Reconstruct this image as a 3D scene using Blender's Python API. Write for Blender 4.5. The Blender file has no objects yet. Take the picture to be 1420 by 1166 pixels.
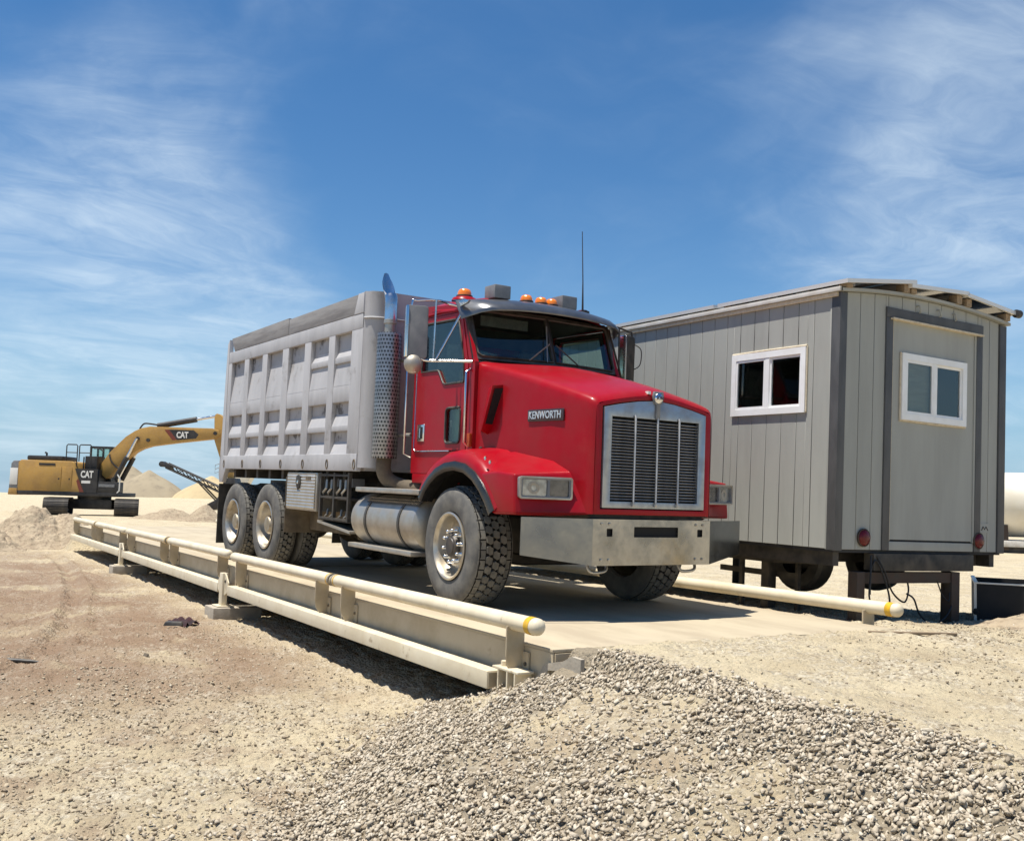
import bpy, bmesh, math, random
import numpy as np
from mathutils import Vector, Matrix, geometry

random.seed(7)
rng = np.random.default_rng(11)
S = bpy.context.scene
COL = S.collection
R = math.radians
DK = 0.65                                   # height of the weighbridge deck above the low ground

# ------------------------------------------------------------------ camera
YAW, PITCH, ROLL = 0.5370, 0.0793, 0.0295
cd = bpy.data.cameras.new('camera'); cam = bpy.data.objects.new('camera', cd); COL.objects.link(cam)
cd.sensor_width = 36.0; cd.lens = 36.0 * 1386.26 / 1420.0
cd.clip_start = 0.05; cd.clip_end = 20000
_d = Vector((-math.cos(YAW) * math.cos(PITCH), math.sin(YAW) * math.cos(PITCH), math.sin(PITCH)))
_r = _d.cross(Vector((0, 0, 1))).normalized(); _u = _r.cross(_d)
_r2 = _r * math.cos(ROLL) + _u * math.sin(ROLL); _u2 = -_r * math.sin(ROLL) + _u * math.cos(ROLL)
_m = Matrix((_r2, _u2, -_d)).transposed().to_4x4(); _m.translation = (0, 0, 1.6237)
cam.matrix_world = _m
S.camera = cam

# ------------------------------------------------------------------ sun and sky
SUN = Vector((-0.035, -0.26, 1.0)).normalized()
ld = bpy.data.lights.new('sun', 'SUN'); ld.energy = 5.0; ld.angle = R(0.53); ld.color = (1.0, 0.95, 0.87)
sun = bpy.data.objects.new('sun', ld); COL.objects.link(sun)
sun.rotation_euler = SUN.to_track_quat('Z', 'Y').to_euler(); sun.location = (0, 0, 40)

W = bpy.data.worlds.new('World'); S.world = W; W.use_nodes = True
nt = W.node_tree; nt.nodes.clear()
def wn(t, **k):
    n = nt.nodes.new(t)
    for a, b in k.items(): setattr(n, a, b)
    return n
L = nt.links.new
# directions in which the sky carries more cirrus: (direction, outer cosine, inner cosine, weight)
CLOUD_BANKS = [((-0.966, 0.135, 0.200), 0.965, 0.999, 0.80), ((-0.962, 0.190, 0.150), 0.980, 0.9995, 0.70), ((-0.889, 0.172, 0.424), 0.994, 0.9998, 0.25), ((-0.56, 0.775, 0.285), 0.975, 0.9995, 0.50), ((-0.46, 0.78, 0.42), 0.970, 0.999, 0.40), ((-0.45, 0.87, 0.22), 0.960, 0.998, 0.50)]
out = wn('ShaderNodeOutputWorld'); bg = wn('ShaderNodeBackground'); bg.inputs['Strength'].default_value = 0.075
sky = wn('ShaderNodeTexSky', sky_type='NISHITA', sun_disc=False)
sky.sun_elevation = math.asin(SUN.z); sky.sun_rotation = math.atan2(SUN.x, SUN.y)
sky.altitude = 200; sky.air_density = 1.0; sky.dust_density = 0.15; sky.ozone_density = 3.0
geo = wn('ShaderNodeTexCoord')
# wind-drawn cirrus on a plane high above (direction / height): long fibres, warped, gathered in a few banks
sep = wn('ShaderNodeSeparateXYZ'); L(geo.outputs['Generated'], sep.inputs[0])
def wmath(op, x, y=None):
    n = wn('ShaderNodeMath', operation=op)
    for i_, q in enumerate((x, y)):
        if q is None: continue
        if isinstance(q, (int, float)): n.inputs[i_].default_value = q
        else: L(q, n.inputs[i_])
    return n.outputs[0]
def wrange(v, a0, a1, b0=0.0, b1=1.0):
    n = wn('ShaderNodeMapRange', interpolation_type='SMOOTHSTEP'); L(v, n.inputs['Value'])
    n.inputs['From Min'].default_value = a0; n.inputs['From Max'].default_value = a1; n.inputs['To Min'].default_value = b0; n.inputs['To Max'].default_value = b1
    return n.outputs[0]
inv = wmath('DIVIDE', 1.0, wmath('ADD', wmath('MAXIMUM', sep.outputs['Z'], 0.0), 0.20))
dv = wn('ShaderNodeVectorMath', operation='SCALE'); L(geo.outputs['Generated'], dv.inputs[0]); L(inv, dv.inputs['Scale'])
def cirrus(rot, scl, loc, warp, ns, det, rough):
    mp = wn('ShaderNodeMapping'); L(dv.outputs[0], mp.inputs['Vector']); mp.inputs['Rotation'].default_value = (0, 0, R(rot)); mp.inputs['Scale'].default_value = scl; mp.inputs['Location'].default_value = loc
    wf = wn('ShaderNodeTexNoise'); wf.inputs['Scale'].default_value = 1.3; wf.inputs['Detail'].default_value = 4; L(mp.outputs[0], wf.inputs['Vector'])
    ma = wn('ShaderNodeVectorMath', operation='MULTIPLY_ADD'); L(wf.outputs['Color'], ma.inputs[0]); ma.inputs[1].default_value = (warp, warp, 0); L(mp.outputs[0], ma.inputs[2])
    n = wn('ShaderNodeTexNoise'); n.inputs['Scale'].default_value = ns; n.inputs['Detail'].default_value = det; n.inputs['Roughness'].default_value = rough; L(ma.outputs[0], n.inputs['Vector'])
    return n.outputs['Fac']
fib = cirrus(0, (1.35, 0.70, 0), (0.3, 0.1, 0), 0.95, 2.8, 11, 0.64)
puff = cirrus(-25, (0.9, 1.1, 0), (1.7, 2.2, 0), 0.9, 1.5, 6, 0.52)
def bank(vec, lo, hi, amt):
    d = wn('ShaderNodeVectorMath', operation='DOT_PRODUCT'); L(geo.outputs['Generated'], d.inputs[0]); d.inputs[1].default_value = Vector(vec).normalized()
    return wrange(d.outputs['Value'], lo, hi, 0.0, amt)
acc = None
for b in CLOUD_BANKS:
    m = bank(*b); acc = m if acc is None else wmath('ADD', acc, m)
acc = wmath('MINIMUM', acc, 1.0)
cover = wrange(wmath('ADD', wmath('MULTIPLY', puff, 0.80), wmath('MULTIPLY', acc, 0.31)), 0.36, 0.88)
cloud = wmath('MULTIPLY', cover, wrange(fib, 0.30, 0.78, 0.20, 1.0))
cmx_out = wmath('MINIMUM', wmath('MULTIPLY', cloud, 0.72), 0.72)
hsv = wn('ShaderNodeHueSaturation'); L(sky.outputs[0], hsv.inputs['Color']); hsv.inputs['Saturation'].default_value = 1.26
hsv.inputs['Value'].default_value = 1.14
mixc = wn('ShaderNodeMix', data_type='RGBA'); L(cmx_out, mixc.inputs['Factor']); hz_ = wn('ShaderNodeMix', data_type='RGBA'); L(wrange(sep.outputs['Z'], 0.0, 0.22, 0.80, 0.0), hz_.inputs['Factor']); L(hsv.outputs[0], hz_.inputs['A']); hz_.inputs['B'].default_value = (2.5, 4.6, 6.7, 1)
L(hz_.outputs['Result'], mixc.inputs['A'])
mixc.inputs['B'].default_value = (8.2, 9.4, 10.2, 1)
L(mixc.outputs['Result'], bg.inputs['Color']); L(bg.outputs[0], out.inputs['Surface'])

S.render.engine = 'CYCLES'
S.view_settings.view_transform = 'Standard'; S.view_settings.look = 'None'
S.view_settings.exposure = 0.5; S.view_settings.gamma = 1.0

# ------------------------------------------------------------------ helpers
def tag(o, label=None, cat=None, group=None, kind=None):
    if label: o['label'] = label
    if cat: o['category'] = cat
    if group: o['group'] = group
    if kind: o['kind'] = kind
    return o
def empty(name, loc=(0, 0, 0), rot=(0, 0, 0), parent=None):
    o = bpy.data.objects.new(name, None); COL.objects.link(o)
    o.location = loc; o.rotation_euler = rot; o.empty_display_size = 0.2
    if parent: o.parent = parent
    return o
def link(name, me, parent=None, loc=(0, 0, 0), rot=(0, 0, 0)):
    o = bpy.data.objects.new(name, me); COL.objects.link(o)
    o.location = loc; o.rotation_euler = rot
    if parent: o.parent = parent
    return o
def copy_tree(o, parent=None):
    c = o.copy(); COL.objects.link(c); c.parent = parent
    for ch in list(o.children): copy_tree(ch, c)
    return c

class MB:
    """collects shapes that become one mesh"""
    def __init__(s): s.v = []; s.f = []
    def add(s, vs, fs):
        b = len(s.v); s.v += [tuple(map(float, p)) for p in vs]; s.f += [tuple(i + b for i in f) for f in fs]; return s
    def box(s, x0, x1, y0, y1, z0, z1, rot=None, piv=None):
        vs = [Vector((x, y, z)) for z in (z0, z1) for y in (y0, y1) for x in (x0, x1)]
        if rot:
            p = Vector(piv) if piv else Vector(((x0 + x1) / 2, (y0 + y1) / 2, (z0 + z1) / 2))
            m = Matrix.Rotation(rot[2], 3, 'Z') @ Matrix.Rotation(rot[1], 3, 'Y') @ Matrix.Rotation(rot[0], 3, 'X')
            vs = [m @ (v - p) + p for v in vs]
        return s.add(vs, [(0, 2, 3, 1), (4, 5, 7, 6), (0, 1, 5, 4), (2, 6, 7, 3), (0, 4, 6, 2), (1, 3, 7, 5)])
    def prism(s, poly, ax, a, b):
        """poly of 2-D points extruded along axis ax from a to b; the 2-D axes are the other two in order x,y,z"""
        n = len(poly)
        def P(p, t):
            if ax == 'x': return (t, p[0], p[1])
            if ax == 'y': return (p[0], t, p[1])
            return (p[0], p[1], t)
        vs = [P(p, a) for p in poly] + [P(p, b) for p in poly]
        tr = geometry.tessellate_polygon([[Vector((p[0], p[1], 0)) for p in poly]])
        fs = [tuple(t) for t in tr] + [tuple(i + n for i in t[::-1]) for t in tr]
        fs += [(i, (i + 1) % n, (i + 1) % n + n, i + n) for i in range(n)]
        return s.add(vs, fs)
    def plate(s, outer, holes, P, t):
        """flat plate with holes; P(u,v,w) maps to 3-D, w = thickness coordinate 0..t"""
        loops = [outer] + list(holes)
        flat = [p for lp in loops for p in lp]; n = len(flat)
        tr = geometry.tessellate_polygon([[Vector((p[0], p[1], 0)) for p in lp] for lp in loops])
        vs = [P(p[0], p[1], 0) for p in flat] + [P(p[0], p[1], t) for p in flat]
        fs = [tuple(q) for q in tr] + [tuple(i + n for i in q[::-1]) for q in tr]
        b = 0
        for lp in loops:
            k = len(lp); fs += [(b + i, b + (i + 1) % k, b + (i + 1) % k + n, b + i + n) for i in range(k)]; b += k
        return s.add(vs, fs)
    def tube(s, pts, r, n=8, caps=True, closed=False):
        pts = [Vector(p) for p in pts]; m = len(pts)
        rr = r if isinstance(r, (list, tuple)) else [r] * m
        vs = []; fs = []
        ref = None
        for i, p in enumerate(pts):
            a = pts[(i - 1) % m] if (i > 0 or closed) else p; b = pts[(i + 1) % m] if (i < m - 1 or closed) else p
            t = (b - a).normalized()
            if ref is None:
                ref = Vector((0, 0, 1)) if abs(t.z) < 0.9 else Vector((1, 0, 0))
                u = (ref - t * ref.dot(t)).normalized()
            else: u = (u - t * u.dot(t)).normalized()
            w = t.cross(u)
            for k in range(n):
                c = 2 * math.pi * k / n
                vs.append(p + (u * math.cos(c) + w * math.sin(c)) * rr[i])
        e = m if closed else m - 1
        for i in range(e):
            for k in range(n):
                j = (i + 1) % m
                fs.append((i * n + k, i * n + (k + 1) % n, j * n + (k + 1) % n, j * n + k))
        if caps and not closed:
            fs.append(tuple(range(n))[::-1]); fs.append(tuple((m - 1) * n + k for k in range(n)))
        return s.add(vs, fs)
    def lathe(s, prof, n=32, ax='z', c=(0, 0, 0), a0=0, a1=2 * math.pi):
        """prof: (radius, height) points turned round axis ax through c"""
        full = abs(a1 - a0 - 2 * math.pi) < 1e-6; cols = n if full else n + 1
        vs = []
        for rad, h in prof:
            for k in range(cols):
                t = a0 + (a1 - a0) * k / n; p, q = rad * math.cos(t), rad * math.sin(t)
                v = {'z': (p, q, h), 'y': (q, h, p), 'x': (h, p, q)}[ax]
                vs.append((v[0] + c[0], v[1] + c[1], v[2] + c[2]))
        fs = []
        for i in range(len(prof) - 1):
            for k in range(n):
                k2 = (k + 1) % cols
                fs.append((i * cols + k, i * cols + k2, (i + 1) * cols + k2, (i + 1) * cols + k))
        return s.add(vs, fs)
    def grid(s, rows, close_u=False):
        nr, nc = len(rows), len(rows[0]); vs = [p for r_ in rows for p in r_]; fs = []
        for i in range(nr - 1):
            for j in range(nc - 1): fs.append((i * nc + j, i * nc + j + 1, (i + 1) * nc + j + 1, (i + 1) * nc + j))
        return s.add(vs, fs)
    def hull(s, pts):
        bm = bmesh.new(); vs = [bm.verts.new(p) for p in pts]
        res = bmesh.ops.convex_hull(bm, input=vs)
        bmesh.ops.delete(bm, geom=[g for g in res['geom_unused'] if isinstance(g, bmesh.types.BMVert)], context='VERTS')
        bm.verts.index_update(); s.add([v.co[:] for v in bm.verts], [[v.index for v in f.verts] for f in bm.faces]); bm.free(); return s
    def mesh(s, name, m, smooth=None, bevel=0.0, seg=2, dup=1e-5, tri=False):
        me = bpy.data.meshes.new(name); me.from_pydata(s.v, [], s.f)
        bm = bmesh.new(); bm.from_mesh(me)
        if dup: bmesh.ops.remove_doubles(bm, verts=bm.verts, dist=dup)
        bmesh.ops.recalc_face_normals(bm, faces=bm.faces)
        if bevel:
            bmesh.ops.dissolve_limit(bm, angle_limit=R(1), verts=bm.verts, edges=bm.edges)
            es = [e for e in bm.edges if len(e.link_faces) == 2 and e.calc_face_angle(0) > R(28)]
            bmesh.ops.bevel(bm, geom=es, offset=bevel, segments=seg, affect='EDGES', profile=0.6, clamp_overlap=True)
        bm.to_mesh(me); bm.free()
        if m is not None: me.materials.append(m)
        if smooth is None and bevel: smooth = 40
        if smooth:
            me.shade_smooth(); me.set_sharp_from_angle(angle=R(smooth))
        return me
    def build(s, name, m, parent=None, smooth=None, bevel=0.0, seg=2, loc=(0, 0, 0), rot=(0, 0, 0)):
        return link(name, s.mesh(name, m, smooth, bevel, seg), parent, loc, rot)
def box(name, m, parent, x0, x1, y0, y1, z0, z1, bevel=0.0, rot=None):
    return MB().box(x0, x1, y0, y1, z0, z1, rot).build(name, m, parent, bevel=bevel)
def tube(name, m, parent, pts, r, n=8): return MB().tube(pts, r, n).build(name, m, parent, smooth=50)
def text_obj(name, body, m, parent, size, mat4, extrude=0.004, shear=0.0, bold=0.0, space=1.0, width=None):
    cu = bpy.data.curves.new(name, 'FONT'); cu.body = body; cu.size = size; cu.extrude = extrude; cu.shear = shear
    cu.align_x = 'CENTER'; cu.align_y = 'CENTER'; cu.offset = bold; cu.space_character = space; cu.resolution_u = 3
    t = bpy.data.objects.new(name + '_source', cu); COL.objects.link(t)
    dg = bpy.context.evaluated_depsgraph_get(); me = bpy.data.meshes.new_from_object(t.evaluated_get(dg))
    bpy.data.objects.remove(t); bpy.data.curves.remove(cu)
    me.materials.clear(); me.materials.append(m); me.name = name
    if width:
        xs = [v.co.x for v in me.vertices]; k = width / max(1e-6, max(xs) - min(xs))
        for v in me.vertices: v.co.x *= k
    o = link(name, me, parent); o.matrix_local = mat4; return o
def frame(origin, ux, uy):
    ux = Vector(ux).normalized(); uy = Vector(uy).normalized(); uz = ux.cross(uy)
    m = Matrix((ux, uy, uz)).transposed().to_4x4(); m.translation = origin; return m
def arc(cx, cz, r, a0, a1, n):
    return [(cx + r * math.cos(R(a0 + (a1 - a0) * i / n)), cz + r * math.sin(R(a0 + (a1 - a0) * i / n))) for i in range(n + 1)]
def rrect(x0, x1, y0, y1, r, n=4):
    o = []
    for cx, cy, a in ((x1 - r, y1 - r, 0), (x0 + r, y1 - r, 90), (x0 + r, y0 + r, 180), (x1 - r, y0 + r, 270)):
        o += arc(cx, cy, r, a, a + 90, n)
    return o

# ------------------------------------------------------------------ materials
def M(name, c1, c2=None, scale=4.0, detail=6.0, lo=0.35, hi=0.7, rough=0.6, rough2=None, metal=0.0, bump=0.0, bscale=60.0, bdist=0.01,
      c3=None, scale3=1.0, lo3=0.55, hi3=0.75, stretch=None, coat=0.0, spec=0.5, amt=1.0, dust=None, dust_amt=0.0):
    m = bpy.data.materials.new(name); m.use_nodes = True; t = m.node_tree; t.nodes.clear(); K = t.links.new
    def N(ty, **k):
        n = t.nodes.new(ty)
        for a, b in k.items(): setattr(n, a, b)
        return n
    o = N('ShaderNodeOutputMaterial'); p = N('ShaderNodeBsdfPrincipled'); K(p.outputs[0], o.inputs['Surface'])
    p.inputs['Roughness'].default_value = rough; p.inputs['Metallic'].default_value = metal
    p.inputs['Coat Weight'].default_value = coat; p.inputs['Coat Roughness'].default_value = 0.06
    p.inputs['Specular IOR Level'].default_value = spec
    tc = N('ShaderNodeTexCoord'); vec = tc.outputs['Object']
    if stretch:
        mp_ = N('ShaderNodeMapping'); mp_.inputs['Scale'].default_value = stretch; K(vec, mp_.inputs['Vector']); svec = mp_.outputs[0]
    else: svec = vec
    col = None
    if c2:
        n_ = N('ShaderNodeTexNoise'); n_.inputs['Scale'].default_value = scale; n_.inputs['Detail'].default_value = detail; n_.inputs['Roughness'].default_value = 0.62
        K(svec, n_.inputs['Vector'])
        mr = N('ShaderNodeMapRange', interpolation_type='SMOOTHSTEP'); K(n_.outputs['Fac'], mr.inputs['Value'])
        mr.inputs['From Min'].default_value = lo; mr.inputs['From Max'].default_value = hi; mr.inputs['To Max'].default_value = amt
        mx = N('ShaderNodeMix', data_type='RGBA'); K(mr.outputs[0], mx.inputs['Factor'])
        mx.inputs['A'].default_value = (*c1, 1); mx.inputs['B'].default_value = (*c2, 1); col = mx.outputs['Result']
        if rough2 is not None:
            rr = N('ShaderNodeMapRange'); K(mr.outputs[0], rr.inputs['Value']); rr.inputs['To Min'].default_value = rough; rr.inputs['To Max'].default_value = rough2
            K(rr.outputs[0], p.inputs['Roughness'])
        if c3:
            n3 = N('ShaderNodeTexNoise'); n3.inputs['Scale'].default_value = scale3; n3.inputs['Detail'].default_value = 8; n3.inputs['Roughness'].default_value = 0.65
            K(vec, n3.inputs['Vector'])
            m3 = N('ShaderNodeMapRange', interpolation_type='SMOOTHSTEP'); K(n3.outputs['Fac'], m3.inputs['Value'])
            m3.inputs['From Min'].default_value = lo3; m3.inputs['From Max'].default_value = hi3
            x3 = N('ShaderNodeMix', data_type='RGBA'); K(m3.outputs[0], x3.inputs['Factor']); K(col, x3.inputs['A']); x3.inputs['B'].default_value = (*c3, 1); col = x3.outputs['Result']
    if dust:   # settled dust: lies on faces that look up and thins with noise
        g = N('ShaderNodeNewGeometry'); sp = N('ShaderNodeSeparateXYZ'); K(g.outputs['Normal'], sp.inputs[0])
        nd = N('ShaderNodeTexNoise'); nd.inputs['Scale'].default_value = 9; nd.inputs['Detail'].default_value = 7; K(vec, nd.inputs['Vector'])
        a = N('ShaderNodeMapRange'); K(sp.outputs['Z'], a.inputs['Value']); a.inputs['From Min'].default_value = -0.4; a.inputs['From Max'].default_value = 1.0; a.inputs['To Min'].default_value = 0.25
        b = N('ShaderNodeMapRange'); K(nd.outputs['Fac'], b.inputs['Value']); b.inputs['From Min'].default_value = 0.3; b.inputs['From Max'].default_value = 0.7
        q = N('ShaderNodeMath', operation='MULTIPLY'); K(a.outputs[0], q.inputs[0]); K(b.outputs[0], q.inputs[1])
        q2 = N('ShaderNodeMath', operation='MULTIPLY'); K(q.outputs[0], q2.inputs[0]); q2.inputs[1].default_value = dust_amt
        x = N('ShaderNodeMix', data_type='RGBA'); K(q2.outputs[0], x.inputs['Factor'])
        if col: K(col, x.inputs['A'])
        else: x.inputs['A'].default_value = (*c1, 1)
        x.inputs['B'].default_value = (*dust, 1); col = x.outputs['Result']
    if col: K(col, p.inputs['Base Color'])
    else: p.inputs['Base Color'].default_value = (*c1, 1)
    if bump:
        bn = N('ShaderNodeTexNoise'); bn.inputs['Scale'].default_value = bscale; bn.inputs['Detail'].default_value = 5; K(svec, bn.inputs['Vector'])
        bp = N('ShaderNodeBump'); bp.inputs['Strength'].default_value = bump; bp.inputs['Distance'].default_value = bdist
        K(bn.outputs['Fac'], bp.inputs['Height']); K(bp.outputs[0], p.inputs['Normal'])
    m['p'] = 1
    return m
def bsdf(m): return next(n for n in m.node_tree.nodes if n.type == 'BSDF_PRINCIPLED')

DUST = (0.46, 0.38, 0.26)
m_red = M('red_paint', (0.32, 0.0015, 0.009), (0.285, 0.010, 0.014), scale=3.2, c3=(0.33, 0.035, 0.030), scale3=1.3, lo3=0.52, hi3=0.90, rough=0.32, coat=0.10, spec=0.16, dust=(0.55, 0.25, 0.22), dust_amt=0.03, bump=0.012, bscale=3, bdist=0.02)
m_box = M('grey_box_paint', (0.47, 0.458, 0.452), (0.40, 0.39, 0.385), scale=3.0, rough=0.55, c3=(0.27, 0.25, 0.23), scale3=3.8, lo3=0.56, hi3=0.76, bump=0.10, bscale=9, stretch=(1.6, 1, 0.35))
m_board = M('weathered_grey_board', (0.30, 0.29, 0.28), (0.21, 0.20, 0.195), scale=6, rough=0.8, stretch=(0.3, 1, 3), bump=0.1, bscale=30)
m_scuff = M('scuffed_grey_sheet', (0.45, 0.438, 0.432), (0.36, 0.35, 0.345), scale=2.4, rough=0.6, c3=(0.11, 0.10, 0.095), scale3=4.5, lo3=0.52, hi3=0.66, bump=0.08, bscale=22)
m_steelbump = M('worn_bumper_steel', (0.36, 0.365, 0.37), (0.25, 0.24, 0.22), scale=3.0, rough=0.12, rough2=0.30, metal=1.0, c3=(0.30, 0.25, 0.17), scale3=1.6, lo3=0.5, hi3=0.8, bump=0.03, bscale=30)
m_wing = M('dark_reflection_steel', (0.27, 0.285, 0.30), (0.20, 0.205, 0.21), scale=2.2, rough=0.16, rough2=0.32, metal=1.0, c3=(0.30, 0.28, 0.24), scale3=1.8, lo3=0.52, hi3=0.75)  # bumper steel toned darker and bluer: a dark reflection put into the colour
m_chrome = M('chrome', (0.72, 0.73, 0.75), (0.60, 0.59, 0.56), scale=5, rough=0.12, rough2=0.3, metal=1.0)
m_alu = M('dusty_aluminium', (0.47, 0.45, 0.41), (0.37, 0.33, 0.27), scale=4, rough=0.40, rough2=0.6, metal=0.7, dust=DUST, dust_amt=0.5)
m_rim = M('wheel_rim_aluminium', (0.54, 0.51, 0.45), (0.33, 0.27, 0.18), scale=3, rough=0.3, rough2=0.65, metal=0.75, dust=DUST, dust_amt=0.5)
m_nut = M('bright_lug_nut', (0.8, 0.79, 0.76), rough=0.2, metal=1.0)
m_hub = M('oily_hub', (0.035, 0.03, 0.028), (0.09, 0.07, 0.05), scale=12, rough=0.5)
m_tyre = M('dusty_tyre_rubber', (0.105, 0.102, 0.096), (0.18, 0.17, 0.148), scale=6, rough=0.85, c3=(0.21, 0.18, 0.13), scale3=2.5, lo3=0.6, hi3=0.85, bump=0.12, bscale=80, spec=0.25)
m_tread = M('tyre_tread_rubber', (0.125, 0.12, 0.108), (0.20, 0.188, 0.162), scale=14, rough=0.9, c3=(0.22, 0.19, 0.14), scale3=3, lo3=0.55, hi3=0.8, spec=0.2)
m_black = M('black_chassis', (0.016, 0.015, 0.014), (0.05, 0.042, 0.034), scale=6, rough=0.65, dust=DUST, dust_amt=0.22)
m_rubber = M('black_rubber', (0.022, 0.022, 0.022), (0.05, 0.047, 0.042), scale=8, rough=0.5, dust=DUST, dust_amt=0.2)
m_brown = M('dirt_caked_steel', (0.10, 0.08, 0.055), (0.19, 0.15, 0.10), scale=5, rough=0.9)
m_dark = M('dark_interior', (0.02, 0.02, 0.022), (0.035, 0.034, 0.034), scale=5, rough=0.8)
m_seat = M('grey_seat_cloth', (0.10, 0.10, 0.105), (0.14, 0.14, 0.14), scale=20, rough=0.95)
m_visor = M('dark_grey_visor', (0.12, 0.13, 0.145), (0.17, 0.175, 0.18), scale=5, rough=0.28, metal=0.75, dust=DUST, dust_amt=0.15)
m_cabbox = M('grey_plastic', (0.16, 0.165, 0.17), (0.22, 0.22, 0.22), scale=8, rough=0.55)
m_grsur = M('grille_surround_steel', (0.38, 0.41, 0.44), (0.29, 0.30, 0.32), scale=6, rough=0.34, rough2=0.5, metal=0.8)
m_slat = M('grille_slat', (0.30, 0.29, 0.28), (0.18, 0.175, 0.17), scale=10, rough=0.5, metal=0.6)
m_bar = M('dull_grille_bar', (0.52, 0.51, 0.49), (0.40, 0.38, 0.35), scale=9, rough=0.5, metal=0.4)
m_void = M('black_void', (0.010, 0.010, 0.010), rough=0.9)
m_amber = M('amber_lens', (0.85, 0.24, 0.01), (0.75, 0.16, 0.01), scale=20, rough=0.12, coat=1.0); bsdf(m_amber).inputs['Subsurface Weight'].default_value = 0.0
m_orange = M('orange_reflector', (0.42, 0.08, 0.012), (0.3, 0.05, 0.01), scale=30, rough=0.3)
m_rlens = M('red_lamp_lens', (0.13, 0.004, 0.007), (0.09, 0.003, 0.006), scale=40, rough=0.25, coat=0.1, spec=0.3)
m_lip = M('glossy_black_trim', (0.010, 0.010, 0.011), (0.022, 0.021, 0.020), scale=6, rough=0.25, dust=DUST, dust_amt=0.05)
m_groove = M('tread_groove_rubber', (0.018, 0.017, 0.016), rough=0.95, spec=0.1)
m_lampglass = M('headlamp_lens', (0.42, 0.43, 0.42), (0.20, 0.20, 0.19), scale=14, rough=0.12, metal=0.6, coat=0.5)
m_lamp_dark = M('dark_lamp_lens', (0.16, 0.15, 0.14), (0.09, 0.085, 0.08), scale=18, rough=0.15, metal=0.5, coat=0.4)
m_badge = M('badge_plate', (0.05, 0.03, 0.033), rough=0.3)
m_letter = M('badge_lettering', (0.72, 0.70, 0.68), rough=0.25, metal=0.7)
m_cream = M('cream_paint', (0.74, 0.66, 0.49), (0.64, 0.55, 0.38), scale=2.6, rough=0.5, c3=(0.36, 0.27, 0.16), scale3=6.0, lo3=0.60, hi3=0.74, bump=0.05, bscale=14, dust=(0.58, 0.49, 0.34), dust_amt=0.45)
m_tan = M('tan_scale_paint', (0.50, 0.42, 0.29), (0.41, 0.33, 0.21), scale=3.0, rough=0.6, c3=(0.27, 0.19, 0.11), scale3=5, lo3=0.63, hi3=0.78, bump=0.03, bscale=24)
m_yellow = M('yellow_reflective_tape', (0.72, 0.42, 0.02), (0.55, 0.32, 0.03), scale=20, rough=0.4)
m_strap = M('grimy_steel_strap', (0.22, 0.18, 0.12), (0.40, 0.34, 0.24), scale=14, rough=0.6)
m_conc = M('grey_concrete', (0.42, 0.37, 0.29), (0.33, 0.285, 0.22), scale=7, rough=0.9, c3=(0.46, 0.40, 0.30), scale3=2, bump=0.25, bscale=50)
m_deck = M('dusty_deck', (0.46, 0.39, 0.27), (0.37, 0.305, 0.21), scale=1.6, rough=0.9, c3=(0.30, 0.25, 0.18), scale3=2.3, lo3=0.58, hi3=0.78, bump=0.18, bscale=45, stretch=(0.5, 1.5, 1))
m_siding = M('grey_siding_paint', (0.36, 0.362, 0.325), (0.315, 0.316, 0.283), scale=3.5, rough=0.7, bump=0.22, bscale=26, stretch=(1, 1, 0.16), c3=(0.36, 0.345, 0.30), scale3=1.1, lo3=0.58, hi3=0.8)
m_trim = M('charcoal_trim_paint', (0.088, 0.088, 0.088), (0.062, 0.062, 0.062), scale=7, rough=0.6, bump=0.08, bscale=30, stretch=(1, 1, 0.3))
m_white = M('white_vinyl', (0.86, 0.86, 0.84), (0.80, 0.79, 0.75), scale=5, rough=0.4)
m_caulk = M('cream_caulk', (0.62, 0.54, 0.40), (0.50, 0.42, 0.30), scale=25, rough=0.85, bump=0.3, bscale=60)
m_roof = M('off_white_roof_sheet', (0.62, 0.60, 0.55), (0.50, 0.46, 0.39), scale=5, rough=0.6)
m_wood = M('raw_wood_block', (0.34, 0.25, 0.16), (0.22, 0.16, 0.10), scale=8, rough=0.85, stretch=(1, 6, 6))
m_panelalu = M('panel_frame_aluminium', (0.74, 0.73, 0.70), rough=0.45, metal=0.15)
m_solar = M('solar_cell_glass', (0.012, 0.016, 0.035), (0.02, 0.024, 0.05), scale=30, rough=0.08, coat=0.5)
m_rust = M('rusty_brown_steel', (0.065, 0.040, 0.028), (0.030, 0.024, 0.020), scale=9, rough=0.85, dust=DUST, dust_amt=0.15)
m_blind = M('tan_window_blind', (0.55, 0.47, 0.34), (0.46, 0.38, 0.27), scale=4, rough=0.85, stretch=(1, 1, 8))
m_cat = M('machine_yellow', (0.47, 0.265, 0.055), (0.37, 0.205, 0.05), scale=1.5, rough=0.55, dust=(0.50, 0.38, 0.22), dust_amt=0.3)
m_catblk = M('machine_black', (0.022, 0.020, 0.019), (0.05, 0.045, 0.04), scale=3, rough=0.55)
m_catred = M('decal_red', (0.20, 0.045, 0.025), rough=0.5)
m_track = M('dark_track_steel', (0.035, 0.031, 0.028), (0.08, 0.068, 0.052), scale=4, rough=0.7)
m_catwht = M('decal_white', (0.78, 0.76, 0.70), rough=0.5)
m_tank = M('cream_tank_paint', (0.74, 0.69, 0.58), (0.66, 0.60, 0.47), scale=0.9, rough=0.45)
m_ink = M('dark_lettering', (0.045, 0.04, 0.038), rough=0.6)
m_bin = M('black_steel_bin', (0.006, 0.006, 0.006), (0.011, 0.010, 0.010), scale=4, rough=0.7)
m_binlip = M('sunlit_bin_edge', (0.62, 0.60, 0.55), rough=0.45, metal=0.4)  # sunlit look of the black bin's edges put into a pale colour
m_cable = M('black_cable', (0.015, 0.015, 0.015), rough=0.6)
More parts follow.
